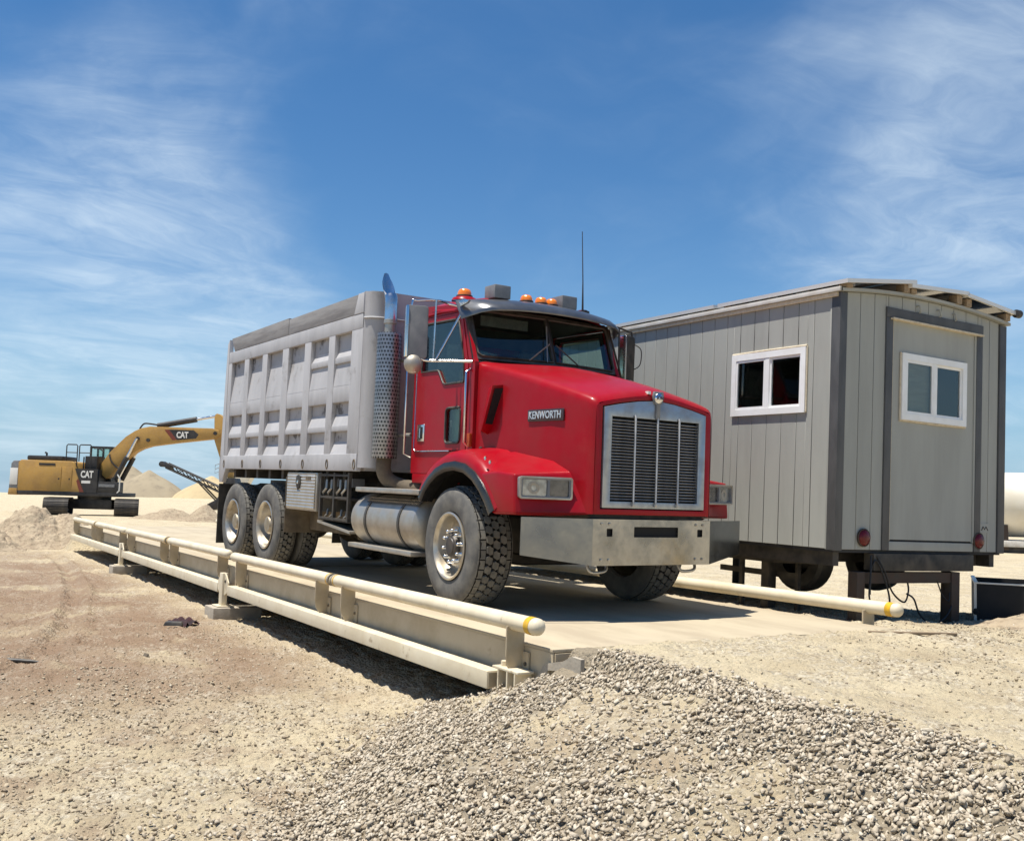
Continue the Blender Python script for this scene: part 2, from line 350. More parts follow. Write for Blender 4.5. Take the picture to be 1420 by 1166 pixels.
m_rag = M('dark_maroon_cloth', (0.05, 0.016, 0.02), (0.03, 0.02, 0.022), scale=12, rough=0.95)
m_silver = M('polished_tip_steel', (0.62, 0.66, 0.72), (0.48, 0.48, 0.47), scale=6, rough=0.16, rough2=0.35, metal=1.0)

def glass_mat(name, tint, refl=0.9, ior=1.5):
    m = bpy.data.materials.new(name); m.use_nodes = True; t = m.node_tree; t.nodes.clear(); K = t.links.new
    o = t.nodes.new('ShaderNodeOutputMaterial'); tr = t.nodes.new('ShaderNodeBsdfTransparent'); gl = t.nodes.new('ShaderNodeBsdfGlossy')
    lw = t.nodes.new('ShaderNodeLayerWeight'); lw.inputs['Blend'].default_value = 0.5
    pw = t.nodes.new('ShaderNodeMath'); pw.operation = 'POWER'; K(lw.outputs['Facing'], pw.inputs[0]); pw.inputs[1].default_value = 5.0
    f0 = ((ior - 1) / (ior + 1)) ** 2
    fr = t.nodes.new('ShaderNodeMath'); fr.operation = 'MULTIPLY_ADD'; K(pw.outputs[0], fr.inputs[0]); fr.inputs[1].default_value = 1 - f0; fr.inputs[2].default_value = f0
    tc = t.nodes.new('ShaderNodeTexCoord'); ns = t.nodes.new('ShaderNodeTexNoise'); ns.inputs['Scale'].default_value = 2.5; K(tc.outputs['Object'], ns.inputs['Vector'])
    bp = t.nodes.new('ShaderNodeBump'); bp.inputs['Strength'].default_value = 0.02; bp.inputs['Distance'].default_value = 0.02; K(ns.outputs['Fac'], bp.inputs['Height'])
    K(bp.outputs[0], gl.inputs['Normal'])
    mx = t.nodes.new('ShaderNodeMixShader'); K(fr.outputs[0], mx.inputs[0]); K(tr.outputs[0], mx.inputs[1]); K(gl.outputs[0], mx.inputs[2]); K(mx.outputs[0], o.inputs['Surface'])
    tr.inputs['Color'].default_value = (*tint, 1); gl.inputs['Color'].default_value = (refl, refl, refl, 1); gl.inputs['Roughness'].default_value = 0.015
    return m
m_glass = glass_mat('cab_glass', (0.82, 0.90, 0.86), ior=1.6)
m_wglass = glass_mat('window_glass', (0.70, 0.74, 0.74), ior=1.8)

# ------------------------------------------------------------------ terrain
_lat = rng.random((256, 256))
def vnoise(x, y):
    xi = np.floor(x).astype(int); yi = np.floor(y).astype(int); fx = x - xi; fy = y - yi
    fx = fx * fx * (3 - 2 * fx); fy = fy * fy * (3 - 2 * fy)
    a = _lat[xi & 255, yi & 255]; b = _lat[(xi + 1) & 255, yi & 255]; c = _lat[xi & 255, (yi + 1) & 255]; d = _lat[(xi + 1) & 255, (yi + 1) & 255]
    return (a * (1 - fx) + b * fx) * (1 - fy) + (c * (1 - fx) + d * fx) * fy - 0.5
def fbm(x, y, f, o=4, g=0.5):
    s = 0; a = 1.0
    for i in range(o):
        s = s + a * vnoise(x * f + 17.3 * i, y * f - 9.1 * i); f *= 2.03; a *= g
    return s
def ss(t): t = np.clip(t, 0, 1); return t * t * (3 - 2 * t)
def toe(x): return np.interp(x, [-7.4, -7.0, -5.8, -4.6, -3.0, 0, 4], [3.72, 3.45, 2.42, 1.62, 1.15, 0.95, 0.9])
CREST = 3.80
def bank_t(x, y): return (y - toe(x)) / (CREST - toe(x))
_rut = np.array([(-26, 2.9), (-22.4, 2.79), (-17.0, 2.29), (-12.7, 1.66), (-10.6, 1.18), (-9.9, 0.87), (-9.0, 0.3), (-8.2, -0.6)])
def dist_poly(x, y, P):
    d = np.full(np.shape(x), 1e9)
    for (ax, ay), (bx, by) in zip(P[:-1], P[1:]):
        vx, vy = bx - ax, by - ay; t = np.clip(((x - ax) * vx + (y - ay) * vy) / (vx * vx + vy * vy), 0, 1)
        d = np.minimum(d, np.hypot(x - ax - t * vx, y - ay - t * vy))
    return d
def height(x, y):
    x = np.asarray(x, float); y = np.asarray(y, float)
    hc = np.interp(x, [-7.4, -6.3, -5.45, -5.0], [0.0, 0.26, 0.58, 0.62])
    t = bank_t(x, y)
    left = hc * np.where(t < 1, np.clip(t, 0, 1) ** 0.9 * 0.93 + 0.07 * ss(t), 1.0)
    left = left + 0.10 * fbm(x, y, 0.9, 3) * ss(t * 3) * ss((1.15 - t) * 3) * hc
    right_level = 0.57 - 0.09 * ss((y - 8.2) / 1.4) - 0.38 * ss((y - 9.7) / 3.0) * ss((-x - 6.8) / 1.5)
    right_level = right_level * (1 - ss((-x - 16) / 26)) * (1 - ss((y - 14) / 24))
    under = right_level * ss((y - 5.6) / 1.55)
    w = ss((x + 5.62) / 0.16)
    fill = 0.668 - 0.045 * ss((x + 5.4) / 2.2) - 0.05 * ss((y - 6.6) / 1.2) - 0.02 * ss((x + 4) / 4)
    fill = fill * (1 - ss((y - 14) / 24)) + 0.0
    rgt = under * (1 - w) + np.where(y > 8.4, right_level, fill) * w
    side = ss((y - 3.69) / 0.10)
    z = left * (1 - side) + rgt * side
    # ramp off the far end of the weighbridge
    lane = ss((y - 3.4) / 0.5) * (1 - ss((y - 7.0) / 0.6))
    z = np.maximum(z, lane * np.clip(0.60 * (1 - (-27.85 - x) / 7.0), 0, 0.60) * (x < -27.84))
    # unevenness
    r = np.hypot(x, y)
    near = 1 - ss((r - 20) / 25)
    z = z + 0.05 * fbm(x, y, 0.35, 3) * (1 - side * (x > -28) * 0.85)
    # wheel ruts across the approach
    for y_r in (4.55, 6.35):
        dr = np.abs(y - (y_r + 0.10 * np.sin(x * 0.7) + 0.05 * (x + 5.5)))
        z = z - ss((x + 5.2) / 0.6) * (0.018 * np.exp(-(dr / 0.22) ** 2) - 0.014 * np.exp(-((dr - 0.36) / 0.10) ** 2)) * (0.8 + 0.9 * vnoise(x * 4, y * 4))
    z = z + near * (0.034 * fbm(x, y, 2.2, 4, 0.55) * (1 - 0.6 * side) + (0.050 * np.abs(fbm(x, y, 5.0, 4, 0.6)) + 0.028 * fbm(x + 4, y, 15.0, 2, 0.7) * (0.5 + 1.2 * np.clip(vnoise(x * 1.3, y * 1.3) + 0.3, 0, 1))) * (1 - 0.2 * side))
    z = z + (1 - near) * 0.25 * fbm(x, y, 0.06, 3) * np.clip(r / 60 - 0.3, 0, 1)
    d = dist_poly(x, y, _rut)
    z = z - near * (0.05 * np.exp(-(d / 0.10) ** 2) - 0.05 * np.exp(-((d - 0.19) / 0.07) ** 2)) * (0.7 + 0.8 * vnoise(x * 6, y * 6))
    # the plain falls away very gently far off
    z = z - 0.0085 * np.maximum(r - 235, 0)
    return z

def axis(parts):
    o = []
    for a, b, st in parts: o += list(np.arange(a, b - 1e-9, st))
    return o
gx = [-9000, -6000, -4000, -2600, -1700, -1100, -750, -520, -380] + axis([(-300, -120, 9), (-120, -60, 4), (-60, -32, 0.9), (-32, -17, 0.14), (-17, -9, 0.045), (-9, -1.4, 0.021), (-1.4, 4, 0.3), (4, 40, 4)]) + [60, 120, 300, 800]
gy = [-8000, -4000, -2000, -1000, -500, -250, -120, -60, -35] + axis([(-22, -6, 0.8), (-6, -1, 0.10), (-1, 4.2, 0.021), (4.2, 8.2, 0.045), (8.2, 13, 0.14), (13, 40, 0.9), (40, 120, 4), (120, 300, 9)]) + [320, 400, 520, 750, 1100, 1700, 2600, 4000, 7000]
GX, GY = np.meshgrid(np.array(gx), np.array(gy), indexing='ij'); GZ = height(GX, GY)
nx, ny = GX.shape
co = np.stack([GX, GY, GZ], -1).reshape(-1, 3)
ii = (np.arange(nx - 1)[:, None] * ny + np.arange(ny - 1)[None, :]).ravel()
fa = np.stack([ii, ii + ny, ii + ny + 1, ii + 1], 1)
gm = bpy.data.meshes.new('ground'); gm.vertices.add(len(co)); gm.vertices.foreach_set('co', co.ravel())
gm.loops.add(fa.size); gm.loops.foreach_set('vertex_index', fa.ravel().astype(np.int32))
gm.polygons.add(len(fa)); gm.polygons.foreach_set('loop_start', (np.arange(len(fa)) * 4).astype(np.int32))
gm.update(calc_edges=True); gm.shade_smooth()
def gravel_cover(x, y):
    t = bank_t(x, y); pn = fbm(x + 3.3, y - 1.2, 1.1, 3)
    dn = ss((t + 0.18) / 0.22) * (1 - ss((t - 0.98) / 0.16)); sandy = ss((pn - 0.12) / 0.14) * ss((t - 0.35) / 0.3) * 0.80
    fines = 0.62 * ss((t - 0.28) / 0.2) * (1 - ss((t - 0.80) / 0.12)) * ss((x + 5.6) / 0.9) * np.clip(0.75 + 1.6 * vnoise(x * 3.1, y * 3.1), 0, 1)
    sandy = np.maximum(sandy, fines)
    edge = ss((t + 0.75) / 0.75) * 0.16 * (t < 0.05)
    return np.maximum(dn * (1 - sandy), edge) * np.where(x < -7.0, ss((x + 7.4) / 0.4), 1)
ga = gm.attributes.new('gravel', 'FLOAT', 'POINT'); ga.data.foreach_set('value', (gravel_cover(GX, GY) * (GX > -7.5) * (GX < 5)).ravel().astype(np.float32))

def ground_mat():
    m = bpy.data.materials.new('quarry_ground'); m.use_nodes = True; t = m.node_tree; t.nodes.clear(); K = t.links.new
    def N(ty, **k):
        n = t.nodes.new(ty)
        for a, b in k.items(): setattr(n, a, b)
        return n
    o = N('ShaderNodeOutputMaterial'); p = N('ShaderNodeBsdfPrincipled'); K(p.outputs[0], o.inputs['Surface'])
    p.inputs['Roughness'].default_value = 0.95; p.inputs['Specular IOR Level'].default_value = 0.15
    tc = N('ShaderNodeTexCoord'); V = tc.outputs['Object']; sp = N('ShaderNodeSeparateXYZ'); K(V, sp.inputs[0])
    def noise(s, d, r=0.6, vec=V):
        n = N('ShaderNodeTexNoise'); n.inputs['Scale'].default_value = s; n.inputs['Detail'].default_value = d; n.inputs['Roughness'].default_value = r; K(vec, n.inputs['Vector']); return n.outputs['Fac']
    def rng_(v, a, b, c=0.0, d=1.0):
        n = N('ShaderNodeMapRange', interpolation_type='SMOOTHSTEP'); K(v, n.inputs['Value']); n.inputs['From Min'].default_value = a; n.inputs['From Max'].default_value = b
        n.inputs['To Min'].default_value = c; n.inputs['To Max'].default_value = d; return n.outputs[0]
    def mul(a, b):
        n = N('ShaderNodeMath', operation='MULTIPLY'); K(a, n.inputs[0])
        if isinstance(b, float): n.inputs[1].default_value = b
        else: K(b, n.inputs[1])
        return n.outputs[0]
    def mix(f, a, b):
        n = N('ShaderNodeMix', data_type='RGBA'); K(f, n.inputs['Factor'])
        for s, q in (('A', a), ('B', b)):
            if isinstance(q, tuple): n.inputs[s].default_value = (*q, 1)
            else: K(q, n.inputs[s])
        return n.outputs['Result']
    pale = (0.59, 0.50, 0.335); tan = (0.49, 0.405, 0.265); brown = (0.255, 0.172, 0.112); sand = (0.50, 0.385, 0.225)
    c = mix(rng_(noise(1.3, 7), 0.40, 0.66), pale, tan)
    # drag marks along the travel direction
    mpn = N('ShaderNodeMapping'); mpn.inputs['Scale'].default_value = (0.22, 1.6, 1); mpn.inputs['Rotation'].default_value = (0, 0, R(14)); K(V, mpn.inputs['Vector'])
    st = noise(1.6, 7, 0.6, mpn.outputs[0])
    c = mix(mul(rng_(st, 0.50, 0.72), 0.55), c, (0.37, 0.29, 0.19))
    # damp reddish brown soil on the low ground left of the weighbridge
    ly = rng_(sp.outputs['Y'], 2.6, 3.9, 1.0, 0.0); lx = rng_(sp.outputs['X'], -10.0, -6.2, 1.0, 0.0); lf = rng_(sp.outputs['X'], -30.0, -20.0, 0.25, 1.0)
    wet = mul(mul(mul(rng_(noise(0.55, 8, 0.66), 0.33, 0.53), ly), lx), lf)
    c = mix(mul(wet, 0.95), c, brown)
    patch = mul(rng_(noise(1.0, 7, 0.66), 0.48, 0.63), ly)
    c = mix(mul(patch, 0.75), c, (0.33, 0.24, 0.16))
    # speckle of small stones and clods
    sk = noise(38, 4, 0.7); c = mix(mul(rng_(sk, 0.55, 0.66), 0.6), c, (0.26, 0.215, 0.155)); c = mix(mul(rng_(sk, 0.30, 0.42, 1.0, 0.0), 0.4), c, (0.60, 0.525, 0.40))
    # broken crust: small plates and pebbles that differ in colour, in patches
    for vs_, am in ((24, 0.55), (58, 0.6)):
        vc = N('ShaderNodeTexVoronoi'); vc.inputs['Scale'].default_value = vs_; vc.inputs['Randomness'].default_value = 1.0; K(V, vc.inputs['Vector'])
        sv = N('ShaderNodeSeparateXYZ'); K(vc.outputs['Color'], sv.inputs[0])
        pm = rng_(noise(2.2, 5), 0.42, 0.62)
        c = mix(mul(mul(rng_(sv.outputs['X'], 0.62, 0.72), pm), am), c, (0.30, 0.245, 0.175)); c = mix(mul(mul(rng_(sv.outputs['Y'], 0.70, 0.80), pm), am), c, (0.66, 0.59, 0.45))
    c = mix(mul(wet, 0.55), c, (0.27, 0.183, 0.12))
    at = N('ShaderNodeAttribute'); at.attribute_name = 'gravel'
    c = mix(mul(rng_(at.outputs['Fac'], 0.2, 0.75), 0.85), c, (0.30, 0.25, 0.18))
    K(c, p.inputs['Base Color'])
    b1 = noise(9, 8, 0.68); b2 = noise(70, 5, 0.7)
    vo = N('ShaderNodeTexVoronoi'); vo.inputs['Scale'].default_value = 34; K(V, vo.inputs['Vector'])
    ad = N('ShaderNodeMath', operation='MULTIPLY_ADD'); K(b2, ad.inputs[0]); ad.inputs[1].default_value = 0.35; K(b1, ad.inputs[2])
    ad2 = N('ShaderNodeMath', operation='MULTIPLY_ADD'); K(vo.outputs['Distance'], ad2.inputs[0]); ad2.inputs[1].default_value = -0.35; K(ad.outputs[0], ad2.inputs[2])
    bp = N('ShaderNodeBump'); bp.inputs['Strength'].default_value = 0.85; bp.inputs['Distance'].default_value = 0.06; K(ad2.outputs[0], bp.inputs['Height']); K(bp.outputs[0], p.inputs['Normal'])
    return m
m_ground = ground_mat(); gm.materials.append(m_ground)
tag(link('ground', gm), kind='structure')

# ------------------------------------------------------------------ weighbridge
X0, LM, YL, YR = -5.68, 7.374, 3.605, 7.205        # near end of the guide pipes, module length, pipe lines
DY0, DY1 = 3.685, 7.125                             # deck edges
sc = empty('truck_scale', (X0, YL, 0)); tag(sc, 'cream steel truck scale with pipe guide rails under the red dump truck', 'truck scale')
def sx(x): return x - X0
def sy(y): return y - YL
for k in range(3):
    a, b = X0 - LM * (k + 1) + 0.02, X0 - LM * k - 0.02
    if k == 0: b = X0 + 0.10
    dk = MB()
    dk.box(sx(a), sx(b), sy(DY0), sy(DY1), DK - 0.022, DK)
    dm = dk.build('deck_plate', m_deck, sc, bevel=0.004)
    for s_, y in ((1, DY0), (-1, DY1)):       # edge channel: web, top lip and bottom flange
        w = MB(); w.box(sx(a), sx(b), sy(y + 0.004 * s_), sy(y + 0.016 * s_), 0.335, DK - 0.024)
        w.box(sx(a), sx(b), sy(y - 0.05 * s_), sy(y + 0.10 * s_), 0.318, 0.333)
        w.build('side_channel', m_tan, sc)
    for q in range(1, 6):
        xc = a + (b - a) * q / 6
        MB().box(sx(xc - 0.05), sx(xc + 0.05), sy(DY0 + 0.03), sy(DY1 - 0.03), 0.36, DK - 0.03).build('cross_beam', m_tan, sc)
    # stiffening tube along each side
    for s_, y in ((1, DY0), (-1, DY1)):
        y0, y1 = (3.502, 3.622) if s_ == 1 else (7.188, 7.308)
        xa = a + 0.22; xb = (X0 - 0.44) if k == 0 else b - 0.22
        t = MB().box(sx(xa), sx(xb), sy(y0), sy(y1), 0.315, 0.438).build('stiffener_beam', m_cream, sc, bevel=0.008)
        if k == 0 and s_ == 1:
            MB().box(sx(xb + 0.001), sx(xb + 0.005), sy(y0 + 0.012), sy(y1 - 0.012), 0.327, 0.426).build('end_cap', m_tan, t)
# guide pipes: two per module on each side
def capsule(x0, x1, y, z, r, n=18):
    pr = [(0.0, x0)] + [(r * math.sin(R(a)), x0 + r * 0.8 * (1 - math.cos(R(a)))) for a in (25, 50, 75)] + [(r, x0 + r * 0.8)]
    pr += [(r, x1 - r * 0.8)] + [(r * math.sin(R(a)), x1 - r * 0.8 * (1 - math.cos(R(a)))) for a in (75, 50, 25)] + [(0.0, x1)]
    return MB().lathe(pr, n, 'x', (0, y, z))
PR = 0.058; PZ = DK + 0.148
for yl_, sgn in ((YL, 1), (YR, -1)):
    for k in range(6):
        PZ = DK + (0.142 if k < 2 else 0.160)
        xb = X0 - LM / 2 * k - (0.10 if k % 2 == 0 and k else 0.012) + (0.09 if k == 0 else 0); xa = X0 - LM / 2 * (k + 1) + (0.10 if k % 2 else 0.012)
        p = capsule(sx(xa), sx(xb), sy(yl_), PZ, PR).build('guide_pipe', m_cream, sc, smooth=50)
        bands = [xb - 0.105] if k == 0 else ([xa + 0.09] if False else [])
        if k % 2 == 0: bands_y = [xa + 0.085]
        else: bands_y = [xb - 0.085]
        for bx in bands:
            MB().lathe([(PR + 0.0015, sx(bx - 0.03)), (PR + 0.0025, sx(bx - 0.03)), (PR + 0.0025, sx(bx + 0.03)), (PR + 0.0015, sx(bx + 0.03))], 18, 'x', (0, sy(yl_), PZ)).build('yellow_band', m_yellow, p, smooth=50)
        for bx in bands_y:
            MB().lathe([(PR + 0.001, sx(bx - 0.012)), (PR + 0.002, sx(bx - 0.012)), (PR + 0.002, sx(bx + 0.012)), (PR + 0.001, sx(bx + 0.012))], 18, 'x', (0, sy(yl_), PZ)).build('yellow_band', m_yellow, p, smooth=50)
            b2 = bx + (0.05 if k % 2 == 0 else -0.05) * -1
            MB().lathe([(PR + 0.001, sx(b2 - 0.018)), (PR + 0.003, sx(b2 - 0.018)), (PR + 0.003, sx(b2 + 0.018)), (PR + 0.001, sx(b2 + 0.018))], 18, 'x', (0, sy(yl_), PZ)).build('steel_strap', m_strap, p, smooth=50)
        # two brackets: plate across the rail line with a rounded foot, bolted to the channel
        for bx in (xa + 0.34, xb - 0.34):
            yo, yi = (yl_ - 0.062, DY0) if sgn == 1 else (yl_ + 0.062, DY1)
            zt = PZ - 0.03
            pts = [(yi, zt), (yo, zt), (yo, zt - 0.20)] + [(yo + (yi - yo) * (1 - math.cos(R(a))), zt - 0.20 - 0.16 * math.sin(R(a))) for a in (25, 50, 70, 90)]
            br = MB().prism([(sy(u), v) for u, v in pts], 'x', sx(bx - 0.007), sx(bx + 0.007))
            lp = (yi - 0.012 * sgn, yi)
            br.box(sx(bx + 0.007), sx(bx + 0.085), min(sy(lp[0]), sy(lp[1])) , max(sy(lp[0]), sy(lp[1])) , zt - 0.34, zt - 0.17)
            bo = br.build('rail_bracket', m_tan, sc)
            MB().lathe([(0, -0.024), (0.013, -0.024), (0.013, -0.010), (0.0, -0.010)], 6, 'y', (sx(bx + 0.05), sy(yi) if sgn == 1 else sy(yi) + 0.034, zt - 0.25)).build('bolt', m_brown, bo)
# load-cell stands at the module ends, each on a concrete pad
for k in range(4):
    xj = X0 - LM * k
    for sgn, yy in ((1, 3.52), (-1, 7.29)):
        if k == 0 or (k == 3 and sgn == 1): continue
        if k == 3: xj2 = xj + 0.35
        else: xj2 = xj
        pd = MB().box(sx(xj2 - 0.22), sx(xj2 + 0.22), sy(yy - 0.17), sy(yy + 0.45 * sgn) if sgn == 1 else sy(yy + 0.2), -0.12, 0.155).build('concrete_pad', m_conc, sc, bevel=0.012)
        po = MB(); po.box(sx(xj2 - 0.07), sx(xj2 + 0.07), sy(yy - 0.035), sy(yy + 0.035), 0.156, DK - 0.07)
        po.box(sx(xj2 - 0.14), sx(xj2 + 0.14), sy(yy - 0.10), sy(yy + 0.10), 0.157, 0.172)
        ps = po.build('stand_post', m_cream, sc, bevel=0.004)
        for q in (-1, 1):
            pl = [(xj2 + q * 0.075, DK - 0.075), (xj2 + q * 0.12, DK - 0.09), (xj2 + q * 0.24, 0.47), (xj2 + q * 0.24, 0.36), (xj2 + q * 0.075, 0.30)]
            g_ = MB().prism([(sx(u), v) for u, v in pl], 'y', sy(yy - 0.008), sy(yy + 0.008)).build('gusset', m_cream, sc)
            MB().lathe([(0, -0.016), (0.018, -0.016), (0.018, -0.0081), (0, -0.0081)], 12, 'y', (sx(xj2 + q * 0.12), sy(yy), DK - 0.17)).build('lifting_hole', m_void, g_)
# near end: small post plates and bolts beside the beam end, then the concrete abutment
for q, xx in enumerate((-6.02, -5.90, -5.80)):
    MB().box(sx(xx - 0.008), sx(xx + 0.008), sy(3.53), sy(3.66), 0.20, 0.465).build('end_plate', m_cream, sc)
MB().box(sx(-6.10), sx(-5.76), sy(3.53), sy(3.66), 0.466, 0.482).build('end_cleat', m_cream, sc, bevel=0.003)
MB().lathe([(0, 0.483), (0.022, 0.483), (0.022, 0.515), (0.012, 0.52), (0, 0.52)], 6, 'z', (sx(-6.04), sy(3.59), 0)).build('bolt', m_cream, sc)
ab = MB()
prof = [(-5.60, 0.0), (-5.60, 0.50), (-5.44, 0.53), (-5.44, 0.62), (-5.16, 0.62), (-5.16, 0.0)]
ab.prism([(sx(u), v) for u, v in prof], 'y', sy(3.735), sy(7.25))
ao = ab.build('ramp_abutment', m_conc, sc, bevel=0.010)
rp = MB().plate([(sx(u), v) for u, v in ((-5.78, 0.05), (-5.78, 0.40), (-5.63, 0.555), (-5.42, 0.60), (-5.32, 0.645), (-5.22, 0.64), (-5.22, 0.05))], [[(sx(u), v) for u, v in ((-5.60, 0.455), (-5.44, 0.475), (-5.44, 0.535), (-5.60, 0.515))]], lambda u, v, w: (u, sy(3.66) + w, v), 0.03).build('ramp_side_plate', m_conc, sc)
box('end_plate', m_tan, sc, sx(-5.575), sx(-5.565), sy(3.70), sy(7.11), 0.36, DK - 0.026)

# ------------------------------------------------------------------ office trailer
XE, YT, ZT, HT, WT, LT = -6.526, 7.4226, 0.5879 + DK, 2.43, 2.60, 7.3
HW = WT / 2
tr = empty('office_trailer', (XE, YT + HW, ZT), (-0.013, 0.0155, 0)); tag(tr, 'grey wood-sided office trailer on steel legs beside the scale', 'office trailer')
# roof profile (y,z): shallow arch
def arch(y): return HT + 0.04 + 0.085 * (1 - (y / HW) ** 2)
ys = [-HW + WT * i / 14 for i in range(15)]
WX0, WX1, WZ0, WZ1 = -1.375, -0.435, 1.345, 1.905      # side window opening
EW = (-HW + 0.945, -HW + 1.875, 1.335, 1.91)          # window in the end door
wl = MB().plate([(-LT, 0), (0, 0), (0, HT), (-LT, HT)], [[(WX0, WZ0), (WX1, WZ0), (WX1, WZ1), (WX0, WZ1)]], lambda u, v, w: (u, -HW + 0.02 + w, v), 0.05)
wl.build('side_wall', m_dark, tr)
WF = (-2.6, -1.5, 1.2, 1.95)
MB().plate([(-LT, 0), (0, 0), (0, HT), (-LT, HT)], [[(WF[0], WF[2]), (WF[1], WF[2]), (WF[1], WF[3]), (WF[0], WF[3])]], lambda u, v, w: (u, HW - 0.07 + w, v), 0.05).build('side_wall', m_siding, tr)
endp = [(y, arch(y) - 0.03) for y in ys]
MB().plate([(-HW + 0.07, 0), (HW - 0.07, 0)] + [(min(max(y, -HW + 0.07), HW - 0.07), z) for y, z in endp[::-1]], [[(EW[0], EW[2]), (EW[1], EW[2]), (EW[1], EW[3]), (EW[0], EW[3])]], lambda u, v, w: (-0.07 + w, u, v), 0.05).build('end_wall', m_dark, tr)
MB().box(-LT, -LT + 0.05, -HW + 0.07, HW - 0.07, 0, HT).build('end_wall', m_siding, tr)
MB().box(-LT, -0.02, -HW + 0.02, HW - 0.02, -0.03, -0.002).build('floor_sheet', m_dark, tr)
MB().box(-4.0, -3.2, -0.6, 0.9, 0.0, 0.75).build('desk', m_wood, tr, bevel=0.01)
# siding boards on the long side
bw = 0.2032; gap = 0.007
x = -0.109; k = 0
while x > -LT + 0.05:
    xa, xb = max(x - bw + gap, -LT), x
    segs = [(0.0, HT - 0.015)]
    if xa < WX1 + 0.05 and xb > WX0 - 0.05:
        if xa >= WX0 - 0.045 and xb <= WX1 + 0.045: segs = [(0.0, WZ0 - 0.046), (WZ1 + 0.046, HT - 0.015)]
        elif xa < WX0 - 0.045:                          # left of / overlapping the window's far edge
            segs = [(0.0, HT - 0.015)]; xb2 = xb; xb = WX0 - 0.046
            for z0, z1 in ((0.0, WZ0 - 0.046), (WZ1 + 0.046, HT - 0.015)):
                MB().box(WX0 - 0.0455, xb2, -HW + 0.004, -HW + 0.018, z0, z1).build('siding_board', m_siding, tr, bevel=0.002, seg=1)
        else:
            segs = [(0.0, HT - 0.015)]; xa2 = xa; xa = WX1 + 0.046
            for z0, z1 in ((0.0, WZ0 - 0.046), (WZ1 + 0.046, HT - 0.015)):
                MB().box(xa2, WX1 + 0.0455, -HW + 0.004, -HW + 0.018, z0, z1).build('siding_board', m_siding, tr, bevel=0.002, seg=1)
    for z0, z1 in segs:
        if xb - xa > 0.02: MB().box(xa, xb, -HW + 0.004, -HW + 0.018, z0, z1).build('siding_board', m_siding, tr, bevel=0.002, seg=1)
    x -= bw; k += 1
# boards on the end (face +x), cut to the arch; door opening y 0.77..2.09
DYa, DYb, DZ = -HW + 0.665, -HW + 2.195, 2.385
def end_board(y0, y1, z0, z1=None):
    if z1 is None:
        n = 3; top = [(y0 + (y1 - y0) * i / n, arch(y0 + (y1 - y0) * i / n) - 0.035) for i in range(n + 1)]
    else: top = [(y0, z1), (y1, z1)]
    MB().prism([(y0, z0), (y1, z0)] + top[::-1], 'x', -0.018, -0.004).build('siding_board', m_siding, tr, bevel=0.002, seg=1)
y = -HW + 0.100
while y < HW - 0.12:
    y1 = min(y + bw - gap, HW - 0.112)
    if y1 <= DYa or y >= DYb: end_board(y, y1, 0.0)
    elif y < DYa: end_board(y, DYa, 0.0); end_board(DYa + 0.002, y1, DZ)
    elif y1 > DYb: end_board(y, DYb - 0.002, DZ); end_board(DYb, y1, 0.0)
    else: end_board(y, y1, DZ)
    y += bw
# door panel, charcoal surround, sill
MB().plate([(DYa + 0.10, 0.105), (DYb - 0.10, 0.105), (DYb - 0.10, DZ - 0.115), (DYa + 0.10, DZ - 0.115)], [[(EW[0], EW[2]), (EW[1], EW[2]), (EW[1], EW[3]), (EW[0], EW[3])]], lambda u, v, w: (-0.018 + w, u, v), 0.013).build('door_panel', m_siding, tr)
box('door_sill', m_siding, tr, -0.018, -0.002, DYa + 0.10, DYb - 0.10, 0.0, 0.085, 0.003)
box('door_trim', m_trim, tr, -0.017, 0.012, DYa, DYa + 0.098, 0.0, DZ - 0.1005, 0.003)
box('door_trim', m_trim, tr, -0.017, 0.012, DYb - 0.098, DYb, 0.0, DZ - 0.1005, 0.003)
box('door_trim', m_trim, tr, -0.017, 0.016, DYa - 0.002, DYb + 0.002, DZ - 0.10, DZ, 0.003)
box('drip_cap', m_caulk, tr, -0.016, 0.050, DYa + 0.055, DYb - 0.03, DZ - 0.120, DZ - 0.102, 0.003)
box('door_stop', m_caulk, tr, -0.016, 0.004, DYa + 0.0985, DYa + 0.112, 0.09, DZ - 0.121)
box('door_stop', m_siding, tr, -0.016, 0.006, DYb - 0.125, DYb - 0.0985, 0.09, DZ - 0.121)
# corner trim boards
box('corner_trim', m_trim, tr, -0.088, -0.002, -HW - 0.004, -HW + 0.018, -0.01, HT - 0.018, 0.003)
box('corner_trim', m_trim, tr, -0.017, 0.014, -HW - 0.003, -HW + 0.096, -0.012, HT + 0.01, 0.003)
box('corner_trim', m_trim, tr, -0.017, 0.014, HW - 0.108, HW + 0.004, -0.012, HT - 0.0, 0.003)
box('corner_strip', m_siding, tr, -0.106, -0.090, -HW - 0.002, -HW + 0.016, -0.005, HT - 0.018, 0.002)
